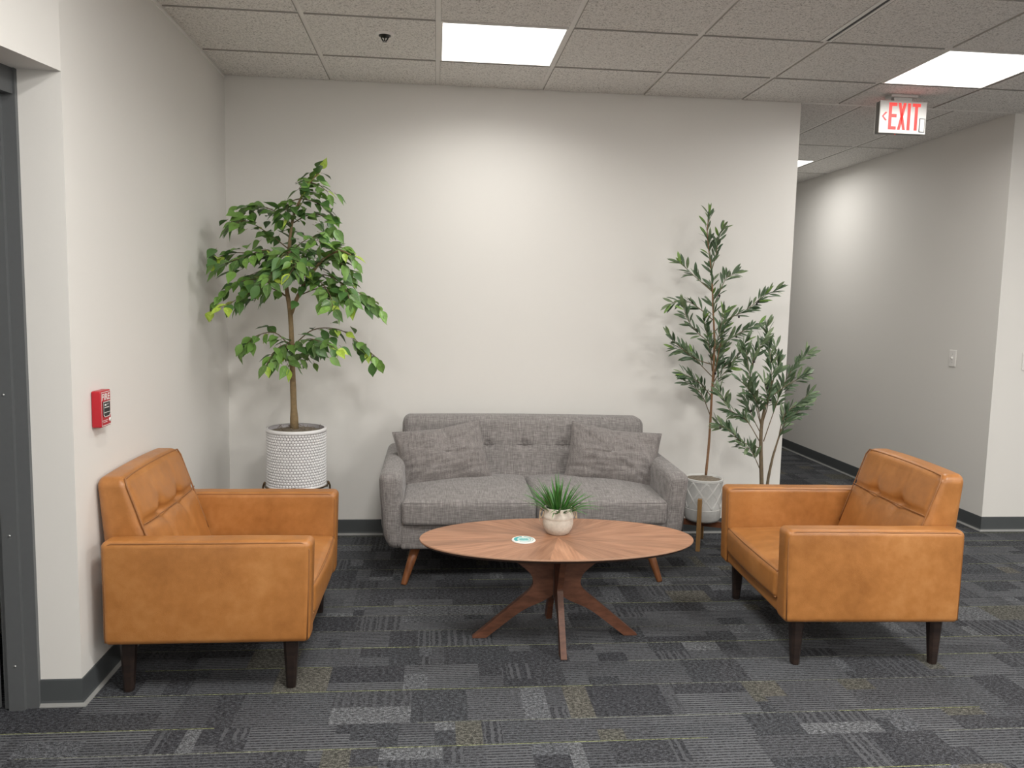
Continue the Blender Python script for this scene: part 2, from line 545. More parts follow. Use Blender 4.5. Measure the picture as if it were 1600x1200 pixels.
# ---- doorway in the left wall
def make_door():
    d = thing('door_1', (0, 0, 0), kind='structure')
    part('door_frame', prism([(-0.137, YL - 0.016), (-0.137, YL), (-0.25, YL), (-0.25, YL - 0.016)], 0, 2.157), M['frame'], d)
    st = part('strike_strip', prism([(-0.178, YL - 0.032), (-0.178, YL - 0.016), (-0.229, YL - 0.016), (-0.229, YL - 0.032)], 0, 2.085), M['frame'], d)
    for z in (0.16, 0.62, 1.1, 1.6):
        s = part('screw', xform(lathe([(0.0, 0.002), (0.0035, 0.0015), (0.0045, 0.0)], 12), Matrix.Translation((-0.204, YL - 0.032, z)) @ Matrix.Rotation(PI / 2, 4, 'X')), M['steel'], st, True)
    # head of the frame along the turned wall
    def along(a, b, v0, v1, z0, z1):
        p = lambda u, v: (DX * u - v * math.cos(DA), YL + DY * u + v * math.sin(DA))
        q = [p(a, v0), p(a, v1), p(b, v1), p(b, v0)]
        return prism(q, z0, z1)
    part('frame_head', along(0.016, DW - 0.02, 0.137, 0.25, 2.075, 2.157), M['frame'], d)
    part('door_frame', along(DW - 0.05, DW, 0.137, 0.25, 0, 2.157), M['frame'], d)
    leaf = part('door_leaf', along(0.07, DW - 0.052, 0.252, 0.295, 0.008, 2.11), M['door'], d)
    hz = along(DW - 0.16, DW - 0.14, 0.20, 0.252, 0.98, 1.0)
    part('handle', merge(hz, along(DW - 0.26, DW - 0.14, 0.195, 0.21, 0.98, 1.0)), M['steel'], leaf)
make_door()
struct('wall_beyond_door', box(-0.62, -0.60, YMIN, 0, 0, ZT), M['wall'])

# ---- suspended ceiling
ceil = struct('ceiling', box(-0.62, XMAX + WT, YMIN - WT, HALL_END + WT, H + 0.06, H + 0.10), M['slab'])
G = 0.012                                        # half width of a tee
def tile_mesh(w, d):
    b = 0.0015
    V = [(-w/2 + b, -d/2 + b, 0), (w/2 - b, -d/2 + b, 0), (w/2 - b, d/2 - b, 0), (-w/2 + b, d/2 - b, 0),
         (-w/2, -d/2, 0.003), (w/2, -d/2, 0.003), (w/2, d/2, 0.003), (-w/2, d/2, 0.003),
         (-w/2, -d/2, 0.016), (w/2, -d/2, 0.016), (w/2, d/2, 0.016), (-w/2, d/2, 0.016)]
    F = [(3, 2, 1, 0), (8, 9, 10, 11)]
    for s in (0, 4):
        F += [(s + i, s + (i + 1) % 4, s + 4 + (i + 1) % 4, s + 4 + i) for i in range(4)]
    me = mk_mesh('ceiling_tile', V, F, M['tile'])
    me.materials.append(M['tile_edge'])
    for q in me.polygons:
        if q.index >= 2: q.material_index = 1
    return me
TM = {}
def add_tile(x0, x1, y0, y1):
    k = (round(x1 - x0, 3), round(y1 - y0, 3))
    if k not in TM: TM[k] = tile_mesh(x1 - x0, y1 - y0)
    o = bpy.data.objects.new('ceiling_tile', TM[k]); link(o, ceil)
    o.location = ((x0 + x1) / 2, (y0 + y1) / 2, H)
def is_light(i, j): return i % 4 == 2 and j % 4 == 1
xs = [0.0] + [TX0 + TP * k for k in range(14)]
ys = [0.0] + [TY0 - TP * k for k in range(14)]
LIGHTS = []
SLOT_I, SLOT_ROWS = 5, (2, 3)                     # tee replaced by the slot diffuser
for i in range(14):
    for j in range(14):
        x0, x1, y1, y0 = xs[i], xs[i + 1], ys[j], ys[j + 1]
        gx0 = 0.012 if i == 0 else G; gy1 = 0.004 if j == 0 else G
        gx1 = G
        if j in SLOT_ROWS and i == SLOT_I - 1: gx1 = 0.040
        if j in SLOT_ROWS and i == SLOT_I: gx0 = 0.018
        if is_light(i, j): LIGHTS.append((x0, x1, y0, y1)); continue
        add_tile(x0 + gx0, x1 - gx1, y0 + G, y1 - gy1)
for j in range(5, 14):
    add_tile(D1[0] + 0.012, -0.0, ys[j + 1] + G, ys[j] - G)
def tee(name, geo): part(name, geo, M['grid'], ceil)
ZF = H + 0.0070
for i, x in enumerate(xs[1:-1], 1):
    if i == SLOT_I:
        tee('main_tee', box(x - G, x + G, ys[2], 0, ZF, ZF + 0.006)); tee('main_tee', box(x - G, x + G, YMIN, ys[4], ZF, ZF + 0.006))
    else:
        tee('main_tee', box(x - G, x + G, YMIN, 0, ZF, ZF + 0.006))
for j, y in enumerate(ys[1:-1], 1):
    for i in range(14):
        a, b = xs[i] + (0 if i == 0 else G), xs[i + 1] - G
        if j == 3 and i in (SLOT_I - 1, SLOT_I): a, b = (a, b - 0.03) if i == SLOT_I - 1 else (a + 0.01, b)
        tee('cross_tee', box(a, b, y - G, y + G, ZF, ZF + 0.006))
tee('wall_angle', box(0.0, 0.022, YL - 0.5, 0, ZF - 0.001, ZF + 0.004))
tee('wall_angle', box(0.0, 0.003, YL, 0, H - 0.012, ZF))
tee('wall_angle', box(0.022, XE, -0.012, 0.0, ZF - 0.001, ZF + 0.004))
tee('wall_angle', box(XE, XMAX, -0.014, 0.012, H - 0.001, ZF + 0.004))
tee('wall_angle', box(XR - 0.02, XR, 0.012, HALL_END, ZF - 0.003, ZF + 0.004))
tee('wall_angle', box(XE, XE + 0.02, 0.012, HALL_END, ZF - 0.003, ZF + 0.004))
# hallway: longer tiles, a grid of its own
hx = [XE, 3.82, 4.43, XR]; hy = [0.0, 1.195, 2.415, 3.635, HALL_END]
for i in range(3):
    for j in range(4):
        y0, y1 = hy[j], hy[j + 1]
        if i == 1 and j == 1:
            add_tile(hx[i] + G, hx[i + 1] - G, y0 + G, 1.805 - G); LIGHTS.append((hx[1], hx[2], 1.805, y1)); continue
        add_tile(hx[i] + G, hx[i + 1] - G, y0 + G, y1 - G)
for x in hx[1:3]: tee('main_tee', box(x - G, x + G, 0.012, HALL_END, ZF - 0.003, ZF + 0.004))
for y in hy[1:4]:
    for a, b in zip(hx, hx[1:]): tee('cross_tee', box(a + G, b - G, y - G, y + G, ZF - 0.003, ZF + 0.004))
tee('cross_tee', box(hx[1] + G, hx[2] - G, 1.805 - G, 1.805 + G, ZF - 0.003, ZF + 0.004))

# ---- ceiling light panels (the lamps of the place)
def make_panel(x0, x1, y0, y1, label, group=None, cap=False, watts=WATTS_ROOM, spread=PI):
    cx, cy = (x0 + x1) / 2, (y0 + y1) / 2; w = (x1 - x0) / 2 - 0.012; d = (y1 - y0) / 2 - 0.012
    t = thing('ceiling_light', (cx, cy, H), 0, label, 'ceiling light', group)
    f = 0.009
    geo = merge(box(-w, w, -d, -d + f, -0.002, 0.03), box(-w, w, d - f, d, -0.002, 0.03),
                box(-w, -w + f, -d + f, d - f, -0.002, 0.03), box(w - f, w, -d + f, d - f, -0.002, 0.03))
    part('light_frame', geo, M['white'], t)
    w -= f; d -= f
    part('diffuser', ([(-w, -d, 0.001), (w, -d, 0.001), (w, d, 0.001), (-w, d, 0.001)], [(3, 2, 1, 0)]), M['panel'], t)
    part('housing', box(-w, w, -d, d, 0.012, 0.05), M['white'], t)
    la = bpy.data.lights.new('panel_lamp', 'AREA'); la.shape = 'RECTANGLE'; la.size = 2 * w; la.size_y = 2 * d
    la.energy = watts; la.color = PANEL_COLOR; la.spread = spread
    lo = bpy.data.objects.new('panel_lamp', la); link(lo, t); lo.location = (0, 0, -0.001)
    if cap:
        part('round_cap', shift(lathe([(0.0, -0.008), (0.028, -0.008), (0.034, -0.004), (0.036, 0.001)], 24), (-0.02, -d + 0.46, 0)), M['white'], t, True)
for k, (x0, x1, y0, y1) in enumerate(LIGHTS):
    cx, cy = (x0 + x1) / 2, (y0 + y1) / 2
    if cy > 0: make_panel(x0, x1, y0, y1, 'square lit ceiling panel inside the hallway, partly hidden by the wall edge', watts=WATTS_HALL, spread=math.radians(172))
    elif cy > -1.2 and cx < 2: make_panel(x0, x1, y0, y1, 'square lit ceiling panel above the grey sofa', watts=WATTS_NEAR, spread=PANEL_SPREAD)
    elif cy > -1.2 and cx > 5: make_panel(x0, x1, y0, y1, 'square lit ceiling panel right of the picture, nearest the right-hand wall', None, False, WATTS_NEAR, PANEL_SPREAD)
    elif cy > -1.2: make_panel(x0, x1, y0, y1, 'square lit ceiling panel just in front of the EXIT sign', None, False, WATTS_SIGN, math.radians(165))
    else: make_panel(x0, x1, y0, y1, 'square lit ceiling panel over the open room nearer the viewer', 'ceiling panels out of the frame')

# ---- recessed downlight before the doorway (its light edges the shadow in the door reveal)
def make_downlight():
    t = thing('recessed_downlight', (0.70, -2.78, H), 0, 'small round recessed downlight in the ceiling before the left doorway', 'downlight')
    part('trim_ring', lathe([(0.062, 0.0), (0.062, -0.004), (0.078, -0.004), (0.080, 0.0)], 32), M['white'], t, True)
    part('lens', lathe([(0.0, -0.001), (0.062, -0.001)], 32), M['downlens'], t)
M['downlens'] = m_emit('downlight_lens', PANEL_COLOR, 300.0)
make_downlight()

def make_slot():
    x = xs[SLOT_I]; y1 = ys[2] - 0.004; y0 = ys[4]
    t = thing('slot_diffuser', (x, y1, H), 0, 'long black linear air slot with pale edges in the ceiling grid', 'air vent')
    L = y0 - y1
    part('slot', box(-0.016, 0.004, L, -0.002, 0.004, 0.012), M['black'], t)
    part('flange', box(-0.036, -0.016, L, 0, 0.0, 0.012), M['grid'], t)
    part('flange', box(0.004, 0.016, L, 0, 0.0, 0.012), M['grid'], t)
make_slot()

def make_sprinkler():
    t = thing('fire_sprinkler', (0.963, -0.869, H), 0, 'small metal fire sprinkler head in the ceiling tile left of the light panel', 'sprinkler')
    part('escutcheon', lathe([(0.0, -0.003), (0.026, -0.003), (0.030, -0.008), (0.040, -0.011), (0.045, -0.008), (0.046, 0.0)], 32), M['grid'], t, True)
    part('body', lathe([(0.029, -0.006), (0.027, -0.011), (0.014, -0.013), (0.011, -0.017), (0.0, -0.018)], 20), M['black'], t, True)
    for s in (-1, 1):
        part('frame_arm', tube([(0.017 * s, 0, -0.011), (0.015 * s, 0, -0.020), (0.009 * s, 0, -0.030), (0.002 * s, 0, -0.034)], 0.0030, 6), M['black'], t, True)
    part('bulb', tube([(0, 0, -0.016), (0, 0, -0.033)], 0.003, 8), M['black'], t, True)
    geo = []
    for k in range(10):
        a = 2 * PI * k / 10
        geo.append(xform(box(0.004, 0.011, -0.0015, 0.0015, -0.0365, -0.0355), Matrix.Rotation(a, 4, 'Z')))
    geo.append(lathe([(0, -0.037), (0.005, -0.0365), (0.005, -0.0345), (0, -0.0345)], 12))
    part('deflector', merge(*geo), M['chrome'], t)
make_sprinkler()

# ================================================================== furniture
def gauss(d, s): return math.exp(-(d * d) / (2 * s * s))

# ---- leather armchair (local +x is the front; x = 0 at the back of the arms)
def make_armchair():
    t = thing('leather_armchair', (0, 0, 0))
    D, W, AT, AZ0, AZ1 = 0.735, 0.83, 0.098, 0.190, 0.572
    for s in (-1, 1):
        def armfn(p):
            # top edge rolls a little, the panel bellies slightly
            u = p.x / (D / 2); v = p.z / ((AZ1 - AZ0) / 2)
            bel = 0.006 * (1 - u * u) * (1 - v * v)
            p.y += math.copysign(bel, p.y)
            p.z += 0.0025 * noise.noise(Vector((p.x * 9, p.y * 9 + 5 * s, 0.3))) * (1 if p.z > 0 else 0)
            p.y += 0.002 * noise.noise(Vector((p.x * 6, p.z * 6, 3.1 * s)))
            p.x -= 0.010 * (0.5 - 0.5 * v) * (1 if p.x > 0 else 0)
            return p
        cy = s * (W / 2 - AT / 2)
        g = soft_box(D, AT, AZ1 - AZ0, 0.024, (10, 3, 7), armfn)
        a = part('arm', shift(g, (D / 2, cy, (AZ0 + AZ1) / 2)), M['leather'], t, True)
        for so in (-1, 1):                        # piping round the side panels
            y = cy + so * (AT / 2 - 0.006)
            zt, zb, x0, x1 = AZ1 - 0.008, AZ0 + 0.012, 0.010, D - 0.010
            pts = [(x0, y, zb), (x0, y, zt - 0.03), (x0 + 0.008, y, zt - 0.008), (x0 + 0.03, y, zt)]
            pts += [(x0 + 0.03 + (x1 - x0 - 0.06) * k / 8, y, zt) for k in range(1, 8)]
            pts += [(x1 - 0.03, y, zt), (x1 - 0.008, y, zt - 0.008), (x1, y, zt - 0.03), (x1 - 0.004, y, (zt + zb) / 2), (x1 - 0.010, y, zb)]
            part('piping', tube(pts, 0.0032, 6), M['seam'], a, True)
    IW = W - 2 * AT                               # between the arms
    part('seat_base', shift(soft_box(0.66, IW + 0.004, 0.085, 0.014, (6, 6, 2)), (0.385, 0, 0.2375)), M['leather'], t, True)
    # seat cushion
    CW, CD, CH = IW - 0.002, 0.60, 0.128
    def seatfn(p):
        u = p.x / (CD / 2); v = p.y / (CW / 2)
        if p.z > 0:
            p.z += 0.042 * (1 - abs(u) ** 2.5) * (1 - abs(v) ** 2.2) + 0.003 * noise.noise(Vector((p.x * 7, p.y * 7, 1.7)))
        if p.x > 0:
            p.x += 0.014 * (1 - v * v) * (1 - abs(p.z / (CH / 2)) ** 3 * 0.5)
        return p
    c = part('seat_cushion', shift(soft_box(CD, CW, CH, 0.026, (12, 12, 3), seatfn), (0.13 + CD / 2, 0, 0.315)), M['leather'], t, True)
    for dz in (CH / 2 - 0.008, -CH / 2 + 0.008):
        pts = []
        for k in range(13):
            v = -1 + 2 * k / 12
            pts.append((0.13 + CD - 0.009 + 0.010 * (1 - v * v), v * (CW / 2 - 0.010), 0.315 + dz + (0.004 * (1 - v * v) if dz > 0 else 0)))
        part('piping', tube(pts, 0.0038, 6), M['seam'], c, True)
    # back, wedge shaped and leaning, with a cross seam and two tufts
    BW, BT, BZ0, BZ1 = IW - 0.004, 0.13, 0.30, 0.778
    BH_ = BZ1 - BZ0
    SEAM = 0.606
    TUFTS = [(-0.105, SEAM), (0.105, SEAM)]
    def frontx(z): return 0.190 - 0.345 * (z - 0.385)
    def rearx(z): return -0.030 - 0.085 * (z - 0.54)
    def backfn(p):
        z = p.z + (BZ0 + BZ1) / 2; v = p.y / (BW / 2); w = p.z / (BH_ / 2)
        k = (p.x / BT) + 0.5                       # 0 rear .. 1 front
        x = rearx(z) + (frontx(z) - rearx(z)) * k
        if k > 0.9:
            puff = 0.016 * (1 - abs(v) ** 3) * (1 - abs(w) ** 4)
            g = -0.017 * gauss(z - SEAM, 0.011) * (1 - abs(v) ** 8)
            for ty, tz in TUFTS:
                g -= 0.022 * math.exp(-((p.y - ty) ** 2 + (z - tz) ** 2) / (2 * 0.026 ** 2))
                fade = math.exp(-abs(z - tz) / 0.085)
                g -= 0.011 * gauss(p.y - ty - 0.010 * (z - tz) * (1 if ty > 0 else -1), 0.008) * fade
            x += puff + g
        elif k < 0.1:
            x -= 0.008 * (1 - v * v) * (1 - w * w)
        zz = z + (0.008 * (1 - v * v) if p.z > BH_ / 2 - 0.03 else 0)
        return Vector((x, p.y, zz))
    b = part('backrest', soft_box(BT, BW, BH_, 0.036, (4, 34, 34), backfn, 5), M['leather'], t, True)
    # piping where the front panel meets the sides and the top
    for off, col in ((0.0, 0),):
        pts = []
        y0 = BW / 2 - 0.008
        for k in range(8):
            z = 0.42 + (BZ1 - 0.03 - 0.42) * k / 7
            pts.append((frontx(z) - 0.004, -y0, z))
        zt = BZ1 - 0.006
        pts.append((frontx(zt) - 0.006, -y0 + 0.012, zt))
        for k in range(1, 10):
            v = -1 + 2 * k / 10
            pts.append((frontx(zt) - 0.010, v * (y0 - 0.012), zt + 0.006 * (1 - v * v)))
        pts.append((frontx(zt) - 0.006, y0 - 0.012, zt))
        for k in range(8):
            z = BZ1 - 0.03 - (BZ1 - 0.03 - 0.42) * k / 7
            pts.append((frontx(z) - 0.004, y0, z))
        part('piping', tube(pts, 0.0034, 6), M['seam'], b, True)
    part('seam_thread', tube([(frontx(SEAM) + 0.003 + 0.010 * (1 - abs(v / 10) ** 3) - (0.0), v / 10 * (BW / 2 - 0.012), SEAM) for v in range(-10, 11)], 0.0026, 5), M['seam'], b, True)
    for (x, y) in ((0.07, 1), (0.07, -1), (0.650, 1), (0.650, -1)):
        yy = y * (W / 2 - 0.062)
        V, F = [], []
        for z, h, dx in ((0.0, 0.0155, 0.0), (0.004, 0.0165, 0.0), (0.19, 0.0275, 0.0)):
            c_ = h * 0.55
            for (a, e) in ((h, c_), (c_, h), (-c_, h), (-h, c_), (-h, -c_), (-c_, -h), (c_, -h), (h, -c_)):
                V.append((x + a, yy + e + (0.006 * y if z < 0.1 else 0), z))
        for r_ in range(2):
            F += [(r_ * 8 + k, r_ * 8 + (k + 1) % 8, r_ * 8 + 8 + (k + 1) % 8, r_ * 8 + 8 + k) for k in range(8)]
        F.append(tuple(range(7, -1, -1)))
        part('leg', (V, F), M['darkleg'], t)
    return t
chairL = make_armchair()
chairR = copy_tree(chairL)
chairL.location = (0.052, -1.585, 0)
tag(chairL, 'tan leather armchair against the left wall under the red fire alarm', 'armchair', 'tan leather armchairs')
chairR.location = (3.362, -1.515, 0)
chairR.rotation_euler = (0, 0, PI - 0.04)
tag(chairR, 'tan leather armchair on the right, before the hallway and the olive plants', 'armchair', 'tan leather armchairs')

# ---- grey sofa (local: x along the wall, -y to the front)
def make_sofa():
    t = thing('grey_sofa', (1.742, -0.50, 0), 0, 'grey tweed two-seat sofa with tufted back and wooden legs at the back wall', 'sofa')
    AZ0, AZ1 = 0.190, 0.585
    for s in (-1, 1):
        AW, AL, AH = 0.118, 0.80, AZ1 - AZ0
        def armfn(p):
            w = (p.z + AH / 2) / AH                 # 0 bottom .. 1 top
            y = p.y
            p.x += s * 0.024 * (w - 1)             # the arm flares outwards to the top
            if w < 0.35 and p.x * s > -0.03:        # outer bottom corner swept in
                k = (0.35 - w) / 0.35
                p.x -= s * 0.030 * k * k * (0.6 if p.x * s < 0.02 else 1)
            p.z += 0.020 * (y + AL / 2) / AL * w    # rises to the back
            if y < -AL / 2 + 0.06: p.y += 0.020 * (1 - w)
            p.y += 0.0015 * noise.noise(p * 9)
            return p
        a = part('arm', shift(soft_box(AW, AL, AH, 0.046, (3, 10, 8), armfn, 5), (s * 0.738, -0.03, (AZ0 + AZ1) / 2)), M['fabric'], t, True)
        # seam round the front face of the arm
        pts = []
        for k in range(15):
            an = PI * k / 14
            pts.append((s * 0.738 + 0.046 * math.cos(an), -0.405, AZ1 - 0.052 + 0.044 * math.sin(an)))
        pts = [(s * 0.738 + 0.048 - 0.016 * s, -0.398, AZ0 + 0.07)] + pts + [(s * 0.738 - 0.048 - 0.016 * s, -0.398, AZ0 + 0.07)]
        part('seam', tube(pts, 0.0022, 5), M['fseam'], a, True)
    part('seat_frame', shift(soft_box(1.37, 0.75, 0.145, 0.016, (10, 6, 3)), (0, -0.035, 0.2625)), M['fabric'], t, True)
    # back
    BW, BT, BH_ = 1.405, 0.16, 0.52
    BZ0 = 0.262; SEAM = 0.632
    TU = [-0.44, -0.22, 0.0, 0.22, 0.44]
    def backfn(p):
        z = p.z + BZ0 + BH_ / 2; v = p.x / (BW / 2)
        k = 0.5 - p.y / BT                          # 1 front
        lean = 0.20 * (z - 0.45)
        y = p.y + lean
        if k > 0.85:
            g = -0.006 * gauss(z - SEAM, 0.008) * (1 - abs(v) ** 10)
            for tx in TU:
                g -= 0.022 * math.exp(-((p.x - tx) ** 2 + (z - SEAM) ** 2) / (2 * 0.017 ** 2))
            puff = 0.012 * (1 - v ** 4) * (1 - abs(p.z / (BH_ / 2)) ** 4)
            y -= puff + g
        return Vector((p.x, y, z + 0.006 * (1 - v ** 2) * (p.z > 0.2)))
    b = part('backrest', shift(soft_box(BW, BT, BH_, 0.042, (90, 3, 30), backfn, 5), (0, 0.20, 0)), M['fabric'], t, True)
    part('seam', tube([(x / 20 * 0.67, 0.20 - 0.08 + 0.2 * (SEAM - 0.45) - 0.006, SEAM) for x in range(-20, 21)], 0.0016, 5), M['fseam'], b, True)
    for tx in TU:
        part('button', shift(soft_box(0.020, 0.010, 0.020, 0.0045, (2, 2, 2)), (tx, 0.20 - 0.08 + 0.2 * (SEAM - 0.45) + 0.009, SEAM)), M['fabric'], b, True)
    # two seat cushions
    for s in (-1, 1):
        CW, CD, CH = 0.678, 0.60, 0.122
        def seatfn(p):
            u = p.x / (CW / 2); v = p.y / (CD / 2)
            if p.z > 0:
                p.z += 0.032 * (1 - abs(u) ** 2.6) * (1 - abs(v) ** 3) + 0.016 * (v + 1) / 2 + 0.003 * noise.noise(Vector((p.x * 6 + s, p.y * 6, 4)))
            if p.y < 0:
                p.y -= 0.008 * (1 - u * u)
            p.x += 0.0015 * noise.noise(Vector((p.x * 7, p.y * 7, p.z * 7 + s)))
            return p
        c = part('seat_cushion', shift(soft_box(CW, CD, CH, 0.024, (16, 14, 3), seatfn), (s * 0.3405, -0.14, 0.382)), M['fabric'], t, True)
        for dz in (CH / 2 - 0.008, -CH / 2 + 0.008):
            pts = [(s * 0.3405 + u / 8 * (CW / 2 - 0.012), -0.14 - CD / 2 + 0.006 - 0.007 * (1 - (u / 8) ** 2), 0.382 + dz) for u in range(-8, 9)]
            part('piping', tube(pts, 0.0022, 5), M['fseam'], c, True)
    for sx in (-1, 1):
        for sy in (-1, 1):
            top = Vector((sx * 0.605, -0.035 + sy * 0.29, 0.195)); bot = Vector((sx * 0.668, -0.035 + sy * 0.345, 0.0))
            d = top - bot
            pts = [bot + d * k for k in (0, 0.03, 0.5, 1)]
            pts[0].z = 0.0
            part('leg', tube(pts, [0.0145, 0.0155, 0.021, 0.026], 14), M['walnutleg'], t, True)
    return t
make_sofa()

# ---- scatter cushions
def make_pillow(seed, center, w, h, thick, tilt, roll, yaw, label):
    t = thing('scatter_cushion', center, 0, label, 'cushion', 'scatter cushions on the sofa')
    t.rotation_euler = (0, 0, 0)
    n, mm = 56, 40
    sg_ = 1 if seed < 2 else -1
    CREASES = [(-0.23 * sg_, -0.14, -0.02 * sg_, -0.03, 0.014, 0.012), (-0.22 * sg_, -0.05, 0.03 * sg_, -0.075, 0.011, 0.010), (0.02 * sg_, 0.17, 0.05 * sg_, 0.02, 0.014, 0.011),
               (0.22 * sg_, 0.13, 0.07 * sg_, 0.05, 0.010, 0.012), (0.23 * sg_, -0.10, 0.05 * sg_, -0.11, 0.010, 0.010), (-0.10 * sg_, 0.17, -0.12 * sg_, 0.05, 0.009, 0.012)]
    V, F = [], []
    def P(i, j, side):
        u = -1 + 2 * i / n; v = -1 + 2 * j / mm
        pu = 1 - 0.045 * (1 - v * v) * abs(u) ** 3; pv = 1 - 0.06 * (1 - u * u) * abs(v) ** 3
        prof = (max(0, 1 - abs(u) ** 2.2) ** 0.55) * (max(0, 1 - abs(v) ** 2.2) ** 0.55)
        wr = noise.noise(Vector((u * 2.2 + seed, v * 1.9, side * 0.7))) * 0.24 + noise.noise(Vector((u * 2.2 + v * 3.6 + seed, v * 7.5 - u * 2, side))) * 0.12
        # creases running in from the rim
        wr += 0.09 * math.sin(8 * (u + 0.45 * v) + seed) * abs(v) ** 2
        X_, Z_ = u * w / 2, v * h / 2
        cr = 0.0
        for (ax, az, bx_, bz_, dp, sg) in CREASES:          # soft folds in the cover
            L2 = (bx_ - ax) ** 2 + (bz_ - az) ** 2
            k_ = max(0, min(1, ((X_ - ax) * (bx_ - ax) + (Z_ - az) * (bz_ - az)) / L2))
            dd = math.hypot(X_ - ax - k_ * (bx_ - ax), Z_ - az - k_ * (bz_ - az))
            cr += dp * math.exp(-(dd / sg) ** 2) * (1 - 0.7 * k_)
        y = side * (thick / 2 * prof * (1 + wr) - cr * min(1, prof * 2.5))
        sag = -0.010 * (1 - abs(u)) * (v > 0)
        return (u * pu * w / 2, y, v * pv * h / 2 + sag)
    for side in (-1, 1):
        o = len(V)
        for i in range(n + 1):
            for j in range(mm + 1): V.append(P(i, j, side))
        for i in range(n):
            for j in range(mm):
                a = o + i * (mm + 1) + j
                q = (a, a + mm + 1, a + mm + 2, a + 1)
                F.append(q if side < 0 else q[::-1])
    R = Matrix.Rotation(yaw, 4, 'Z') @ Matrix.Rotation(tilt, 4, 'X') @ Matrix.Rotation(roll, 4, 'Y')
    part('cover', xform((V, F), R), M['fabric2'], t, True)
    rim = []
    for i in range(n + 1): rim.append(P(i, 0, 1))
    for j in range(1, mm + 1): rim.append(P(n, j, 1))
    for i in range(n - 1, -1, -1): rim.append(P(i, mm, 1))
    for j in range(mm - 1, 0, -1): rim.append(P(0, j, 1))
    part('edge_seam', xform(tube(rim, 0.0028, 5, True), R), M['fabric2'], t, True)
make_pillow(1.3, (1.2687, -0.482, 0.590), 0.502, 0.350, 0.185, math.radians(-27), math.radians(-7.5), math.radians(10), 'grey scatter cushion at the left end of the sofa')
make_pillow(4.1, (2.228, -0.482, 0.590), 0.512, 0.345, 0.185, math.radians(-27), math.radians(6.5), math.radians(-10), 'grey scatter cushion at the right end of the sofa')

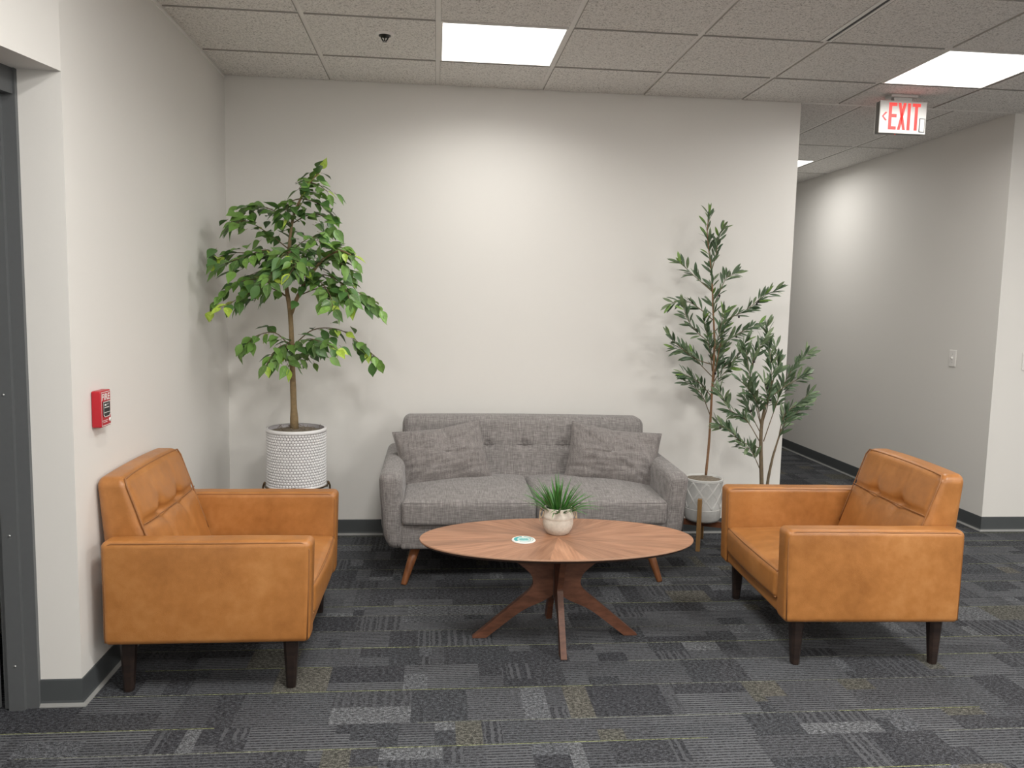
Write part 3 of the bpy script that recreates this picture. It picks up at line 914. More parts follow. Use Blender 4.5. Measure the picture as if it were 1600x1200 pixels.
# ---- oval coffee table
TC = (1.756, -1.535)
TZ = 0.440
def make_table():
    t = thing('coffee_table', (TC[0], TC[1], 0), 0, 'oval walnut coffee table with sunburst veneer on a crossed pedestal', 'coffee table')
    A, B = 0.592, 0.305
    n = 96
    prof = [(0.0, TZ - 0.0012), (0.998, TZ - 0.0012), (1.0, TZ - 0.003), (0.998, TZ - 0.007), (0.955, TZ - 0.020), (0.90, TZ - 0.024), (0.0, TZ - 0.024)]
    V, F = [], []
    rows = []
    for r, z in prof:
        if r == 0: rows.append([len(V)]); V.append((0, 0, z))
        else:
            rows.append(list(range(len(V), len(V) + n)))
            for k in range(n):
                a = 2 * PI * k / n
                off = (1 - r) * 0.6 if r > 0.8 else 0
                V.append(((A - off * 0.6) * math.cos(a) * (1 if r > 0.8 else r), (B - off * 0.6) * math.sin(a) * (1 if r > 0.8 else r), z))
    for a, b in zip(rows, rows[1:]):
        for k in range(n):
            l = (k + 1) % n
            if len(a) == 1: F.append((a[0], b[k], b[l]))
            elif len(b) == 1: F.append((a[l], a[k], b[0]))
            else: F.append((a[l], a[k], b[k], b[l]))
    top = part('tabletop', (V, F), M['walnutdark'], t)
    # pale edge band
    V, F = [], []
    for z, e in ((TZ - 0.0068, -0.0005), (TZ - 0.003, 0.0012), (TZ + 0.0002, 0.0)):
        for k in range(n):
            a = 2 * PI * k / n; V.append(((A + e) * math.cos(a), (B + e) * math.sin(a), z))
    for r_ in range(2):
        for k in range(n): F.append((r_ * n + k, r_ * n + (k + 1) % n, (r_ + 1) * n + (k + 1) % n, (r_ + 1) * n + k))
    part('edge_band', (V, F), M['rim'], top, True)
    # sunburst veneer leaves, each its own wedge
    NW = 24
    for w in range(NW):
        a0, a1 = 2 * PI * (w + 0.5) / NW, 2 * PI * (w + 1.5) / NW
        am = (a0 + a1) / 2
        m_ = 5
        V = [(0, 0, TZ)] + [(A * 0.9995 * math.cos(a0 + (a1 - a0) * k / m_), B * 0.9995 * math.sin(a0 + (a1 - a0) * k / m_), TZ) for k in range(m_ + 1)]
        V += [(x, y, TZ - 0.001) for x, y, z in V]
        k0 = m_ + 2
        F = [(0, k, k + 1) for k in range(1, m_ + 1)] + [(k0, k0 + k + 1, k0 + k) for k in range(1, m_ + 1)]
        F += [(k, k0 + k, k0 + k + 1, k + 1) for k in range(1, m_ + 1)]
        me = mk_mesh('veneer_leaf', V, F, M['veneer'])
        uv = me.uv_layers.new(name='UVMap')
        tip = Vector((A * math.cos(am), B * math.sin(am))).normalized()
        nor = Vector((-tip.y, tip.x))
        for lp in me.loops:
            p = Vector(me.vertices[lp.vertex_index].co[:2])
            uv.data[lp.index].uv = (p.dot(tip), p.dot(nor))
        link(bpy.data.objects.new('veneer_leaf', me), top)
    # pedestal: four boards with a waisted outline, splayed feet
    def board(reach, toplen):
        outer = catmull([(toplen, 0.418, 0), (toplen * 0.80, 0.366, 0), (0.125, 0.293, 0), (0.1035, 0.247, 0), (0.118, 0.212, 0), (0.118 + (reach - 0.118) * 0.22, 0.165, 0)], 5)
        pts = [(p.x, p.y) for p in outer] + [(reach, 0.004), (reach - 0.003, 0.0), (reach - 0.058, 0.0)]
        inner = catmull([(reach - 0.058, 0.0, 0), (0.118 + (reach - 0.176) * 0.20, 0.115, 0), (0.062, 0.160, 0), (0.012, 0.190, 0)], 4)[1:]
        pts += [(p.x, p.y) for p in inner] + [(0.012, 0.418)]
        th = 0.0125; nn = len(pts)
        V = [(x, -th, z) for x, z in pts] + [(x, th, z) for x, z in pts]
        bm = bmesh.new()
        vs = [bm.verts.new(v) for v in V]
        f1 = bm.faces.new(vs[:nn]); f2 = bm.faces.new(vs[nn:][::-1])
        for i in range(nn): bm.faces.new((vs[i], vs[nn + i], vs[nn + (i + 1) % nn], vs[(i + 1) % nn]))
        bm.normal_update()
        bmesh.ops.triangulate(bm, faces=[f1, f2])
        bmesh.ops.recalc_face_normals(bm, faces=bm.faces)
        bm.verts.index_update()
        g = [tuple(v.co) for v in bm.verts], [tuple(v.index for v in f.verts) for f in bm.faces]
        bm.free()
        return g
    for ang, reach, tl in ((0, 0.362, 0.27), (PI, 0.362, 0.27), (PI / 2, 0.245, 0.20), (-PI / 2, 0.245, 0.20)):
        part('leg', xform(board(reach, tl), Matrix.Rotation(ang, 4, 'Z')), M['walnut'], t)
    part('hub', prism([(0.016, -0.016), (0.016, 0.016), (-0.016, 0.016), (-0.016, -0.016)], 0.175, 0.418), M['walnutdark'], t)
make_table()

# ---- coaster
def make_coaster():
    t = thing('drink_coaster', (1.603, -1.578, TZ), 0, 'round white coaster with teal printed rings lying on the coffee table', 'coaster')
    part('disc', lathe([(0.0, 0.0), (0.049, 0.0), (0.051, 0.002), (0.049, 0.005), (0.0, 0.005)], 40), M['cork'], t)
    def arc(r0, r1, a0, a1, z):
        n = 30; V, F = [], []
        for k in range(n + 1):
            a = math.radians(a0 + (a1 - a0) * k / n)
            V += [(r0 * math.cos(a), r0 * math.sin(a), z), (r1 * math.cos(a), r1 * math.sin(a), z)]
        for k in range(n): F.append((2 * k, 2 * k + 1, 2 * k + 3, 2 * k + 2))
        return V, F
    p = part('print', merge(arc(0.027, 0.042, 130, 215, 0.0054), arc(0.034, 0.042, 96, 130, 0.0054), arc(0.036, 0.041, 20, 84, 0.0054), arc(0.0395, 0.0415, -120, 20, 0.0054),
         arc(0.027, 0.029, -60, 60, 0.0054), arc(0.031, 0.0325, -140, 40, 0.0054)), M['teal'], t)
    bars = [box(x, x + 0.003, -0.009, 0.009, 0.0052, 0.0056) for x in (-0.016, -0.010, -0.004, 0.003, 0.009, 0.014)]
    bars += [box(-0.018, 0.018, -0.001, 0.001, 0.0052, 0.0056)]
    part('print', merge(*bars), M['teal'], t)
    part('print', merge(arc(0.0, 0.024, 0, 360, 0.0051), arc(0.029, 0.034, 96, 130, 0.0053)), M['tealL'], t)
make_coaster()

# ================================================================== plants
def leaf_mesh(name, mat, widths, half, fold, curl, thick=0.0):
    """leaf of unit length along +x; midrib at y = 0, folded and curled"""
    V, F = [], []
    n = len(widths)
    for i, w in enumerate(widths):
        u = i / (n - 1); z0 = -curl * u * u
        V += [(u, -w * half, z0 + fold * w * half), (u, 0, z0), (u, w * half, z0 + fold * w * half)]
    for i in range(n - 1):
        a = 3 * i
        F += [(a, a + 3, a + 4, a + 1), (a + 1, a + 4, a + 5, a + 2)]
    return mk_mesh(name, V, F, mat, True)

def frame(d, up):
    x = d.normalized(); z = up - x * up.dot(x)
    if z.length < 1e-4: z = x.orthogonal()
    z.normalize(); y = z.cross(x)
    return Matrix((x, y, z)).transposed()

def put_leaf(me, parent, pos, d, up, size, name='leaf'):
    o = bpy.data.objects.new(name, me); link(o, parent)
    R = frame(d, up).to_4x4()
    o.matrix_basis = Matrix.Translation(pos) @ R @ Matrix.Diagonal((size, size, size, 1))
    return o

def polylen(P):
    L = [0.0]
    for a, b in zip(P, P[1:]): L.append(L[-1] + (b - a).length)
    return L
def at_len(P, L, s):
    for i in range(len(P) - 1):
        if s <= L[i + 1] or i == len(P) - 2:
            f = (s - L[i]) / max(1e-6, L[i + 1] - L[i])
            return P[i].lerp(P[i + 1], f), (P[i + 1] - P[i]).normalized()

def soil_disc(r, z, bump, seed):
    V, F = [], []
    n, seg = 7, 28
    V.append((0, 0, z + bump))
    for i in range(1, n + 1):
        for k in range(seg):
            rr = r * i / n; a = 2 * PI * k / seg
            V.append((rr * math.cos(a), rr * math.sin(a), z + bump * (1 - (i / n) ** 2) + 0.009 * noise.noise(Vector((rr * 40 * math.cos(a), rr * 40 * math.sin(a), seed)))))
    for k in range(seg): F.append((0, 1 + k, 1 + (k + 1) % seg))
    for i in range(n - 1):
        for k in range(seg):
            a = 1 + i * seg + k; b = 1 + i * seg + (k + 1) % seg
            F.append((a, a + seg, b + seg, b))
    return V, F

FICUS_BASE = (0.47, -0.45, 0.415)
FICUS_BRANCHES = [
    [(-0.01,0.0,0.74),(-0.018,-0.004,1.046),(-0.026,-0.008,1.339),(-0.048,-0.011,1.527),(-0.032,-0.015,1.679),(-0.011,-0.019,1.847),(0.034,-0.023,1.965),(0.084,-0.026,2.049),(0.135,-0.03,2.106)],
    [(-0.027,0.0,1.35),(0.018,-0.024,1.453),(0.082,-0.048,1.556),(0.156,-0.072,1.647),(0.242,-0.096,1.692),(0.304,-0.12,1.672)],
    [(-0.021,0.0,1.832),(-0.107,0.017,1.898),(-0.226,0.033,1.923),(-0.314,0.05,1.844)],
    [(-0.032,0.0,1.697),(-0.131,-0.033,1.775),(-0.238,-0.067,1.835),(-0.304,-0.1,1.807)],
    [(-0.046,0.0,1.561),(-0.169,-0.017,1.658),(-0.313,-0.033,1.67),(-0.413,-0.05,1.633)],
    [(-0.046,0.0,1.561),(-0.125,-0.067,1.683),(-0.224,-0.133,1.65),(-0.326,-0.2,1.605)],
    [(-0.04,0.0,1.442),(-0.165,-0.04,1.53),(-0.304,-0.08,1.502),(-0.415,-0.12,1.367)],
    [(-0.04,0.0,1.442),(-0.123,-0.083,1.49),(-0.219,-0.167,1.453),(-0.311,-0.25,1.387)],
    [(-0.018,0.0,1.167),(-0.105,-0.017,1.252),(-0.202,-0.033,1.234),(-0.256,-0.05,1.183)],
    [(-0.018,0.0,1.167),(-0.063,-0.067,1.187),(-0.1,-0.133,1.14),(-0.11,-0.2,1.101)],
    [(-0.015,0.0,1.167),(-0.033,-0.05,1.204),(-0.037,-0.1,1.139),(-0.015,-0.15,1.085)],
    [(-0.015,0.0,1.184),(0.096,-0.013,1.273),(0.233,-0.025,1.276),(0.337,-0.038,1.21),(0.441,-0.05,1.126)],
    [(-0.015,0.0,1.167),(0.071,-0.067,1.224),(0.163,-0.133,1.212),(0.238,-0.2,1.183)],
    [(0.014,0.0,1.453),(0.131,-0.013,1.497),(0.267,-0.025,1.5),(0.387,-0.038,1.451),(0.46,-0.05,1.381)],
    [(0.075,0.0,1.557),(0.172,-0.067,1.564),(0.263,-0.133,1.515),(0.319,-0.2,1.416)],
    [(0.075,0.0,1.557),(0.142,-0.093,1.529),(0.204,-0.187,1.463),(0.232,-0.28,1.398)],
    [(0.146,0.0,1.651),(0.228,0.025,1.637),(0.286,0.05,1.571)],
    [(0.146,0.0,1.651),(0.211,0.025,1.712),(0.276,0.05,1.715)],
    [(-0.021,0.0,1.832),(0.082,-0.017,1.884),(0.168,-0.033,1.868),(0.203,-0.05,1.817)],
    [(0.03,0.0,1.967),(0.096,0.0,1.953),(0.18,0.0,1.912)],
    [(0.03,0.0,1.967),(-0.011,-0.05,1.943),(-0.035,-0.1,1.887)],
    [(-0.039,0.0,1.663),(0.04,-0.067,1.728),(0.116,-0.133,1.758),(0.158,-0.2,1.722)],
    [(-0.05,0.0,1.527),(-0.008,-0.083,1.609),(-0.009,-0.167,1.671),(-0.025,-0.25,1.649)],
    [(0.08,0.0,2.052),(0.047,0.0,2.051),(0.02,0.0,2.017)],
    [(-0.05,0.0,1.527),(-0.077,-0.15,1.588),(-0.079,-0.3,1.519)],
    [(0.014,0.0,1.453),(0.061,-0.1,1.56),(0.045,-0.2,1.622),(0.03,-0.3,1.569)],
    [(-0.039,0.0,1.663),(0.012,0.1,1.704),(0.101,0.2,1.678)],
    [(-0.039,0.0,1.561),(-0.16,0.1,1.596),(-0.285,0.2,1.561)],
    [(-0.015,0.0,1.184),(0.048,0.075,1.164),(0.001,0.15,1.104)],
    [(0.08,0.0,2.052),(0.133,-0.02,2.035),(0.175,-0.04,2.0)],
]
OLIVE_BASE = (2.845, -0.246, 0.155)
OLIVE_BRANCHES = [
    [(0.011,-0.004,0.432),(0.021,-0.004,0.636),(0.024,-0.004,0.907),(0.025,-0.004,1.214),(0.006,-0.004,1.441),(-0.011,-0.004,1.628),(-0.033,-0.004,1.757),(-0.051,-0.004,1.886),(-0.043,-0.004,1.971)],
    [(0.019,-0.004,0.597),(0.03,0.006,0.945),(0.064,0.016,1.194),(0.099,0.026,1.366)],
    [(-0.019,-0.004,1.627),(0.004,-0.011,1.739),(0.016,-0.017,1.832),(0.027,-0.024,1.887)],
    [(-0.007,-0.004,1.534),(-0.08,-0.017,1.588),(-0.152,-0.031,1.642),(-0.212,-0.044,1.688)],
    [(0.006,-0.004,1.441),(0.049,0.009,1.536),(0.089,0.023,1.612),(0.143,0.036,1.64)],
    [(0.009,-0.004,1.365),(-0.082,0.013,1.439),(-0.156,0.029,1.475),(-0.228,0.046,1.458)],
    [(0.017,-0.004,1.29),(0.087,-0.017,1.367),(0.196,-0.029,1.426),(0.284,-0.041,1.503),(0.355,-0.054,1.542)],
    [(0.025,-0.004,1.214),(-0.092,-0.037,1.289),(-0.164,-0.071,1.363),(-0.204,-0.104,1.43)],
    [(0.027,-0.004,1.176),(0.124,0.016,1.253),(0.228,0.036,1.311),(0.314,0.056,1.339)],
    [(0.022,-0.004,1.099),(-0.097,-0.017,1.137),(-0.202,-0.031,1.211),(-0.258,-0.044,1.256)],
    [(0.026,-0.004,1.023),(-0.043,0.023,1.096),(-0.117,0.049,1.178),(-0.184,0.076,1.187)],
    [(0.024,-0.004,0.984),(0.079,-0.024,1.083),(0.147,-0.044,1.142),(0.192,-0.064,1.239)],
    [(0.024,-0.004,0.907),(-0.052,-0.021,0.985),(-0.118,-0.037,1.024),(-0.163,-0.054,1.044)],
    [(0.022,-0.004,0.791),(-0.028,0.006,0.906),(-0.078,0.016,0.962),(-0.127,0.026,0.991)],
    [(0.013,-0.004,1.137),(0.024,-0.064,1.255),(0.026,-0.124,1.405)],
    [(0.02,-0.004,1.061),(-0.033,-0.079,1.217),(-0.097,-0.154,1.367)],
    [(0.022,-0.004,0.946),(0.042,-0.079,1.03),(0.069,-0.154,1.093)],
    [(0.02,-0.004,0.984),(0.068,0.056,1.095),(0.117,0.116,1.189)],
]
SHRUB_BASE = (3.115, -0.57, 0.0)
SHRUB_BRANCHES = [
    [(-0.027,0.0,0.21),(-0.045,0.0,0.448),(-0.061,0.0,0.657),(-0.064,0.0,0.785),(-0.048,0.0,0.905)],
    [(-0.02,0.0,0.21),(-0.013,-0.004,0.449),(0.004,-0.008,0.586),(0.017,-0.012,0.652),(0.043,-0.016,0.752),(0.08,-0.02,0.843)],
    [(-0.063,0.0,0.774),(-0.047,0.0,0.876),(-0.021,0.0,1.02),(-0.039,0.0,1.199),(-0.065,0.0,1.334)],
    [(-0.063,0.0,0.767),(-0.115,-0.017,0.913),(-0.159,-0.033,1.058),(-0.196,-0.05,1.207)],
    [(-0.146,0.0,1.055),(-0.135,-0.013,1.163),(-0.118,-0.027,1.218),(-0.093,-0.04,1.272)],
    [(-0.07,0.0,0.694),(-0.164,-0.013,0.822),(-0.264,-0.027,0.877),(-0.329,-0.04,0.978)],
    [(-0.062,0.0,0.54),(-0.108,-0.02,0.617),(-0.148,-0.04,0.664),(-0.182,-0.06,0.668)],
    [(-0.068,0.0,0.657),(-0.189,-0.027,0.698),(-0.269,-0.053,0.767),(-0.346,-0.08,0.799)],
    [(-0.048,0.0,0.694),(0.009,0.007,0.875),(0.06,0.015,1.02),(0.114,0.022,1.11),(0.188,0.03,1.187)],
    [(-0.017,0.0,0.948),(0.054,0.0,1.003),(0.115,0.0,1.04),(0.166,0.0,1.066)],
    [(0.035,0.0,0.694),(0.056,-0.017,0.843),(0.119,-0.033,0.911),(0.174,-0.05,0.967)],
    [(0.05,0.0,0.749),(0.091,0.017,0.82),(0.153,0.033,0.855),(0.215,0.05,0.901)],
    [(-0.063,0.0,0.774),(-0.102,-0.033,0.88),(-0.145,-0.067,0.955),(-0.228,-0.1,1.035)],
    [(-0.058,0.0,0.803),(-0.06,-0.06,0.919),(-0.11,-0.12,1.032)],
    [(-0.061,0.0,0.73),(-0.102,0.05,0.832),(-0.125,0.1,0.928)],
    [(-0.021,0.0,1.02),(0.024,0.03,1.108),(0.02,0.06,1.215)],
]

M['leafD2'] = plain('ficus_leaf_dark_plain', (0.075, 0.172, 0.043), 0.42, var=0.4, scale=14)
M['leafM2'] = plain('ficus_leaf_mid_plain', (0.145, 0.28, 0.055), 0.42, var=0.25, scale=14)
M['olvD2'] = plain('olive_leaf_plain', (0.080, 0.130, 0.066), 0.42, var=0.4, scale=14)
def make_ficus():
    rnd = random.Random(11)
    bx, by, bz = FICUS_BASE
    t = thing('potted_ficus', FICUS_BASE, 0, 'tall ficus tree with broad green leaves in a white dotted pot by the left corner', 'potted plant')
    R_, Z1 = 0.160, 0.322
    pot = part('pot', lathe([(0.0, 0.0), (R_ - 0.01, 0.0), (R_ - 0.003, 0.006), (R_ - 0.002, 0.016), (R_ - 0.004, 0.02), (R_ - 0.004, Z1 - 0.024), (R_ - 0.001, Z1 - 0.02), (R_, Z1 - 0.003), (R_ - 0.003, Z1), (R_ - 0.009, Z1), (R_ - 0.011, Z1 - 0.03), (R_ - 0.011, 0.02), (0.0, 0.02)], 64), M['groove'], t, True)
    for z0, z1 in ((0.0, 0.018), (Z1 - 0.020, Z1 + 0.0005)):
        part('rim_band', lathe([(R_ - 0.012, z1), (R_ + 0.0005, z1), (R_ + 0.0012, (z0 + z1) / 2), (R_ + 0.0005, z0), (R_ - 0.006, z0)], 64), M['ceramic'], pot, True)
    V, F = [], []
    rows, per = 19, 58
    for r in range(rows):
        z = 0.026 + (Z1 - 0.026 - 0.026) * r / (rows - 1)
        for k in range(per):
            a = 2 * PI * (k + 0.5 * (r % 2)) / per
            c = Vector((math.cos(a), math.sin(a), 0)); s = Vector((-math.sin(a), math.cos(a), 0)); zv = Vector((0, 0, 1))
            o = c * (R_ - 0.0045) + zv * z
            n0 = len(V); rr = 0.0079
            for rad, hh in ((rr, 0.0), (rr * 0.93, 0.0028), (rr * 0.6, 0.0042)):
                for q in range(8):
                    w = 2 * PI * q / 8
                    V.append(tuple(o + s * (rad * math.cos(w)) + zv * (rad * math.sin(w)) + c * hh))
            for l in range(2):
                for q in range(8):
                    F.append((n0 + l * 8 + q, n0 + l * 8 + (q + 1) % 8, n0 + (l + 1) * 8 + (q + 1) % 8, n0 + (l + 1) * 8 + q))
            F.append(tuple(n0 + 16 + q for q in range(8)))
    d = part('raised_dots', (V, F), M['ceramic'], pot, True); d['kind'] = 'stuff'
    part('soil', soil_disc(R_ - 0.011, Z1 - 0.022, 0.016, 1.0), M['soil'], t, True)
    mos = []
    for k in range(26):
        a = rnd.uniform(0, 2 * PI); r = rnd.uniform(0.03, 0.135); p = Vector((r * math.cos(a), r * math.sin(a), Z1 - 0.016))
        q = [p + Vector((rnd.uniform(-.02, .02), rnd.uniform(-.02, .02), 0.006 + 0.01 * i * rnd.random())) for i in range(4)]
        mos.append(tube(catmull(q, 3), 0.0011, 4))
    mo = part('moss_threads', merge(*mos), M['soil'], t, True); mo['kind'] = 'stuff'
    BR = [[Vector((x, y, z - bz)) for x, y, z in b] for b in FICUS_BRANCHES]
    stem = catmull(BR[0], 6); n = len(stem)
    stem[0].z -= 0.02
    part('trunk', tube(stem, [0.019 - 0.016 * (i / (n - 1)) ** 0.7 + (0.004 if i < 2 else 0) + 0.0012 * noise.noise(stem[i] * 30) for i in range(n)], 10), M['bark'], t, True)
    LM = {}
    wid = [0.0, 0.62, 0.93, 1.0, 0.86, 0.56, 0.24, 0.0]
    for key, m_ in (('D', 'leafD'), ('M', 'leafM'), ('Y', 'leafY')):
        LM[key] = [leaf_mesh('ficus_leaf', M[m_], wid, 0.272, f, c) for f, c in ((0.35, 0.12), (0.15, 0.22), (0.5, 0.05))]
    spots = []
    for bi, b in enumerate(BR):
        P = catmull(b, 5); L = polylen(P); tot = L[-1]
        if bi == 1:
            part('branch', tube(P, [0.012 - 0.0085 * i / (len(P) - 1) for i in range(len(P))], 8), M['bark'], t, True)
        elif bi > 1:
            part('branch', tube(P, [0.0034 - 0.0022 * i / (len(P) - 1) for i in range(len(P))], 6), M['twig'], t, True)
        start = tot * (0.72 if bi == 0 else 0.25)
        s = start
        side = 1
        while s < tot:
            spots.append((bi, s / tot, *at_len(P, L, s), side)); side = -side
            s += rnd.uniform(0.015, 0.026)
        spots.append((bi, 1.0, P[-1], (P[-1] - P[-2]).normalized(), 0))
    rnd.shuffle(spots)
    ends = [s for s in spots if s[4] == 0]; rest = [s for s in spots if s[4] != 0]
    use = ends + rest
    # further leaves on short side shoots until the crown is as full as in the photo
    while len(use) < 760:
        bi, f, p, tg, sd = rnd.choice(rest)
        if p.z < 1.2 and rnd.random() < 0.35: continue
        use.append((bi, f, p + Vector((rnd.uniform(-.05, .05), rnd.uniform(-.07, .07), rnd.uniform(-.05, .04))), tg, rnd.choice((-1, 1))))
    shoots = []
    extra = []
    for li, (bi, f, p, tg, sd) in enumerate(use[:760]):
        lat = tg.cross(Vector((0, 0, 1)))
        lat = lat.normalized() if lat.length > 1e-3 else Vector((1, 0, 0))
        d = tg * rnd.uniform(0.3, 0.9) + lat * sd * rnd.uniform(0.4, 1.0) + Vector((rnd.uniform(-.35, .35), rnd.uniform(-.35, .35), rnd.uniform(-1.0, 0.12) * (0.35 if p.z > 1.45 else 1)))
        up = Vector((rnd.uniform(-.5, .5), rnd.uniform(-1.1, 0.2), rnd.uniform(0.5, 1.2)))
        d.normalize()
        base = p + d * 0.014
        size = rnd.uniform(0.068, 0.096)
        wx = bx + base.x + d.x * size
        if wx < 0.02: d.x = abs(d.x) * 0.3; base.x = max(base.x, 0.035 - bx); d.normalize()
        y = (0.42 if f > 0.8 else 0.13)
        k = 'Y' if rnd.random() < y * 0.85 else ('M' if rnd.random() < 0.42 else 'D')
        if k == 'Y': size *= 0.85
        if li < 300: put_leaf(rnd.choice(LM[k]), t, base, d, up, size)
        else:
            if k == 'Y': k = 'M'
            me = LM[k][0]
            Mx = Matrix.Translation(base) @ frame(d, up).to_4x4() @ Matrix.Diagonal((size, size, size, 1))
            extra.append((k, xform(([v.co for v in me.vertices], [tuple(q.vertices) for q in me.polygons]), Mx)))
        shoots.append(tube([p, p + d * 0.008, base + d * 0.004], 0.0009, 4))
    for k in ('D', 'M'):
        ex = part('further_leaves', merge(*[g for kk, g in extra if kk == k]), M['leafD2' if k == 'D' else 'leafM2'], t, True); ex['kind'] = 'stuff'
    so = part('leaf_stalks', merge(*shoots), M['twig'], t, True); so['kind'] = 'stuff'
make_ficus()

def make_wire_stand():
    t = thing('plant_stand', (FICUS_BASE[0], FICUS_BASE[1], 0), 0, 'bronze wire plant stand under the white dotted pot, behind the left armchair', 'plant stand')
    R_ = 0.168; z = FICUS_BASE[2] - 0.006
    part('ring', tube([(R_ * math.cos(2 * PI * k / 40), R_ * math.sin(2 * PI * k / 40), z + 0.012) for k in range(40)], 0.0045, 8, True), M['brass'], t, True)
    for k in range(2):
        a = math.radians(5 + 90 * k)
        part('crossbar', tube([(-R_ * math.cos(a), -R_ * math.sin(a), z), (R_ * math.cos(a), R_ * math.sin(a), z)], 0.005, 8), M['brass'], t, True)
    for k in range(4):
        a = math.radians(5 + 90 * k); c, s = math.cos(a), math.sin(a)
        part('leg', tube([((R_ - 0.002) * c, (R_ - 0.002) * s, z + 0.027), ((R_ + 0.004) * c, (R_ + 0.004) * s, z + 0.022), ((R_ + 0.010) * c, (R_ + 0.010) * s, z + 0.004), ((R_ + 0.012) * c, (R_ + 0.012) * s, z - 0.05), ((R_ + 0.014) * c, (R_ + 0.014) * s, 0.0)], 0.0048, 8), M['brass'], t, True)
make_wire_stand()

def grow_olive(t, branches, bz, stems, rnd, bark, nleaf, leafsize, keys, fruit, base_r):
    BR = [[Vector((x, y, z - bz)) for x, y, z in b] for b in branches]
    LM = {}
    wid = [0.0, 0.5, 0.85, 1.0, 0.92, 0.62, 0.0]
    for key in ('olvD', 'olvM', 'olvY'):
        LM[key] = [leaf_mesh('olive_leaf', M[key], wid, hw, f, c) for hw, f, c in ((0.105, 0.25, 0.10), (0.125, 0.1, 0.18), (0.11, 0.4, -0.06))]
    spots = []
    for bi, b in enumerate(BR):
        P = catmull(b, 5); L = polylen(P); tot = L[-1]; n = len(P)
        if bi in stems:
            r0, r1 = base_r[stems.index(bi)]
            part('trunk', tube(P, [r0 + (r1 - r0) * i / (n - 1) + 0.0008 * noise.noise(P[i] * 40) for i in range(n)], 8), M[bark], t, True)
        else:
            part('branch', tube(P, [0.0030 - 0.0019 * i / (n - 1) for i in range(n)], 6), M['twig'], t, True)
        start = stems_start.get((id(branches), bi), 0.30) * tot
        s = start
        while s < tot:
            p, tg = at_len(P, L, s)
            spots += [(s / tot, p, tg, 1), (s / tot, p, tg, -1)]
            s += rnd.uniform(0.009, 0.014)
        tg = (P[-1] - P[-2]).normalized()
        spots += [(1, P[-1], tg, 0), (1, P[-1], tg, 1), (1, P[-1], tg, -1)]
    rnd.shuffle(spots)
    spots.sort(key=lambda s: s[0] < 0.999)
    extra = []
    for li, (f, p, tg, sd) in enumerate(spots[:nleaf + 260]):
        az = rnd.uniform(0, 2 * PI)
        lat = tg.orthogonal().normalized()
        lat = Matrix.Rotation(az, 3, tg) @ lat
        d = (tg * rnd.uniform(0.7, 1.25) + lat * (0.15 if sd == 0 else rnd.uniform(0.5, 0.95)) + Vector((0, 0, rnd.uniform(-0.15, 0.2)))).normalized()
        up = Vector((rnd.uniform(-.6, .6), rnd.uniform(-1.0, -0.1), rnd.uniform(0.2, 1.0)))
        q = rnd.random()
        k = keys[2] if (f > 0.9 and q < 0.42) or q < 0.07 else (keys[1] if q > 0.55 else keys[0])
        if li < nleaf: put_leaf(rnd.choice(LM[k]), t, p + d * 0.003, d, up, rnd.uniform(*leafsize))
        else:
            me = LM[k][0]; sz = rnd.uniform(*leafsize)
            Mx = Matrix.Translation(p + d * 0.003) @ frame(d, up).to_4x4() @ Matrix.Diagonal((sz, sz, sz, 1))
            extra.append(xform(([v.co for v in me.vertices], [tuple(q_.vertices) for q_ in me.polygons]), Mx))
    if extra:
        ex = part('further_leaves', merge(*extra), M['olvD2'], t, True); ex['kind'] = 'stuff'
    for _ in range(fruit):
        f, p, tg, sd = rnd.choice(spots)
        c = p + Vector((rnd.uniform(-.014, .014), -0.012, -0.014))
        part('olive', shift(lathe([(0.0, -0.0085), (0.0045, -0.006), (0.0062, 0.0), (0.0045, 0.006), (0.0, 0.0085)], 10), c), M['olive'], t, True)

stems_start = {(id(OLIVE_BRANCHES), 0): 0.62, (id(OLIVE_BRANCHES), 1): 0.6, (id(SHRUB_BRANCHES), 0): 0.99, (id(SHRUB_BRANCHES), 1): 0.80}

def make_olive():
    t = thing('potted_olive_tree', OLIVE_BASE, 0, 'slender faux olive tree in a pale embossed pot beside the sofa', 'potted plant')
    Hh = 0.262
    rr = lambda z: 0.106 + 0.010 * z / Hh
    pot = part('pot', lathe([(0.0, 0.0), (0.085, 0.0), (0.098, 0.006), (rr(0.02), 0.02), (rr(0.1), 0.1), (rr(Hh - 0.01), Hh - 0.01), (rr(Hh) + 0.002, Hh - 0.006), (rr(Hh), Hh), (rr(Hh) - 0.009, Hh), (rr(Hh) - 0.011, Hh - 0.03), (0.09, 0.03), (0.0, 0.03)], 56), M['potgrey'], t, True)
    geo = []
    nd, z0, z1 = 9, 0.085, 0.246
    for hand in (1, -1):
        for k in range(nd):
            for off in (-0.04, 0.04):
                pts = []
                for i in range(15):
                    f = i / 14; z = z0 + (z1 - z0) * f
                    a = 2 * PI * (k + off) / nd + hand * f * 2 * PI / nd * 1.5
                    pts.append(((rr(z) + 0.0004) * math.cos(a), (rr(z) + 0.0004) * math.sin(a), z))
                geo.append(tube(pts, 0.0013, 4))
    for z in (0.078, 0.250):
        geo.append(tube([(rr(z) * math.cos(2 * PI * k / 48), rr(z) * math.sin(2 * PI * k / 48), z) for k in range(48)], 0.0018, 5, True))
    e = part('embossed_lattice', merge(*geo), M['emboss'], pot, True)
    part('soil', soil_disc(rr(Hh) - 0.010, Hh - 0.012, 0.014, 3.0), M['soil'], t, True)
    grow_olive(t, OLIVE_BRANCHES, OLIVE_BASE[2], [0, 1], random.Random(5), 'bark2', 300, (0.058, 0.090), ('olvD', 'olvM', 'olvY'), 7, [(0.0085, 0.0022), (0.0055, 0.002)])
make_olive()

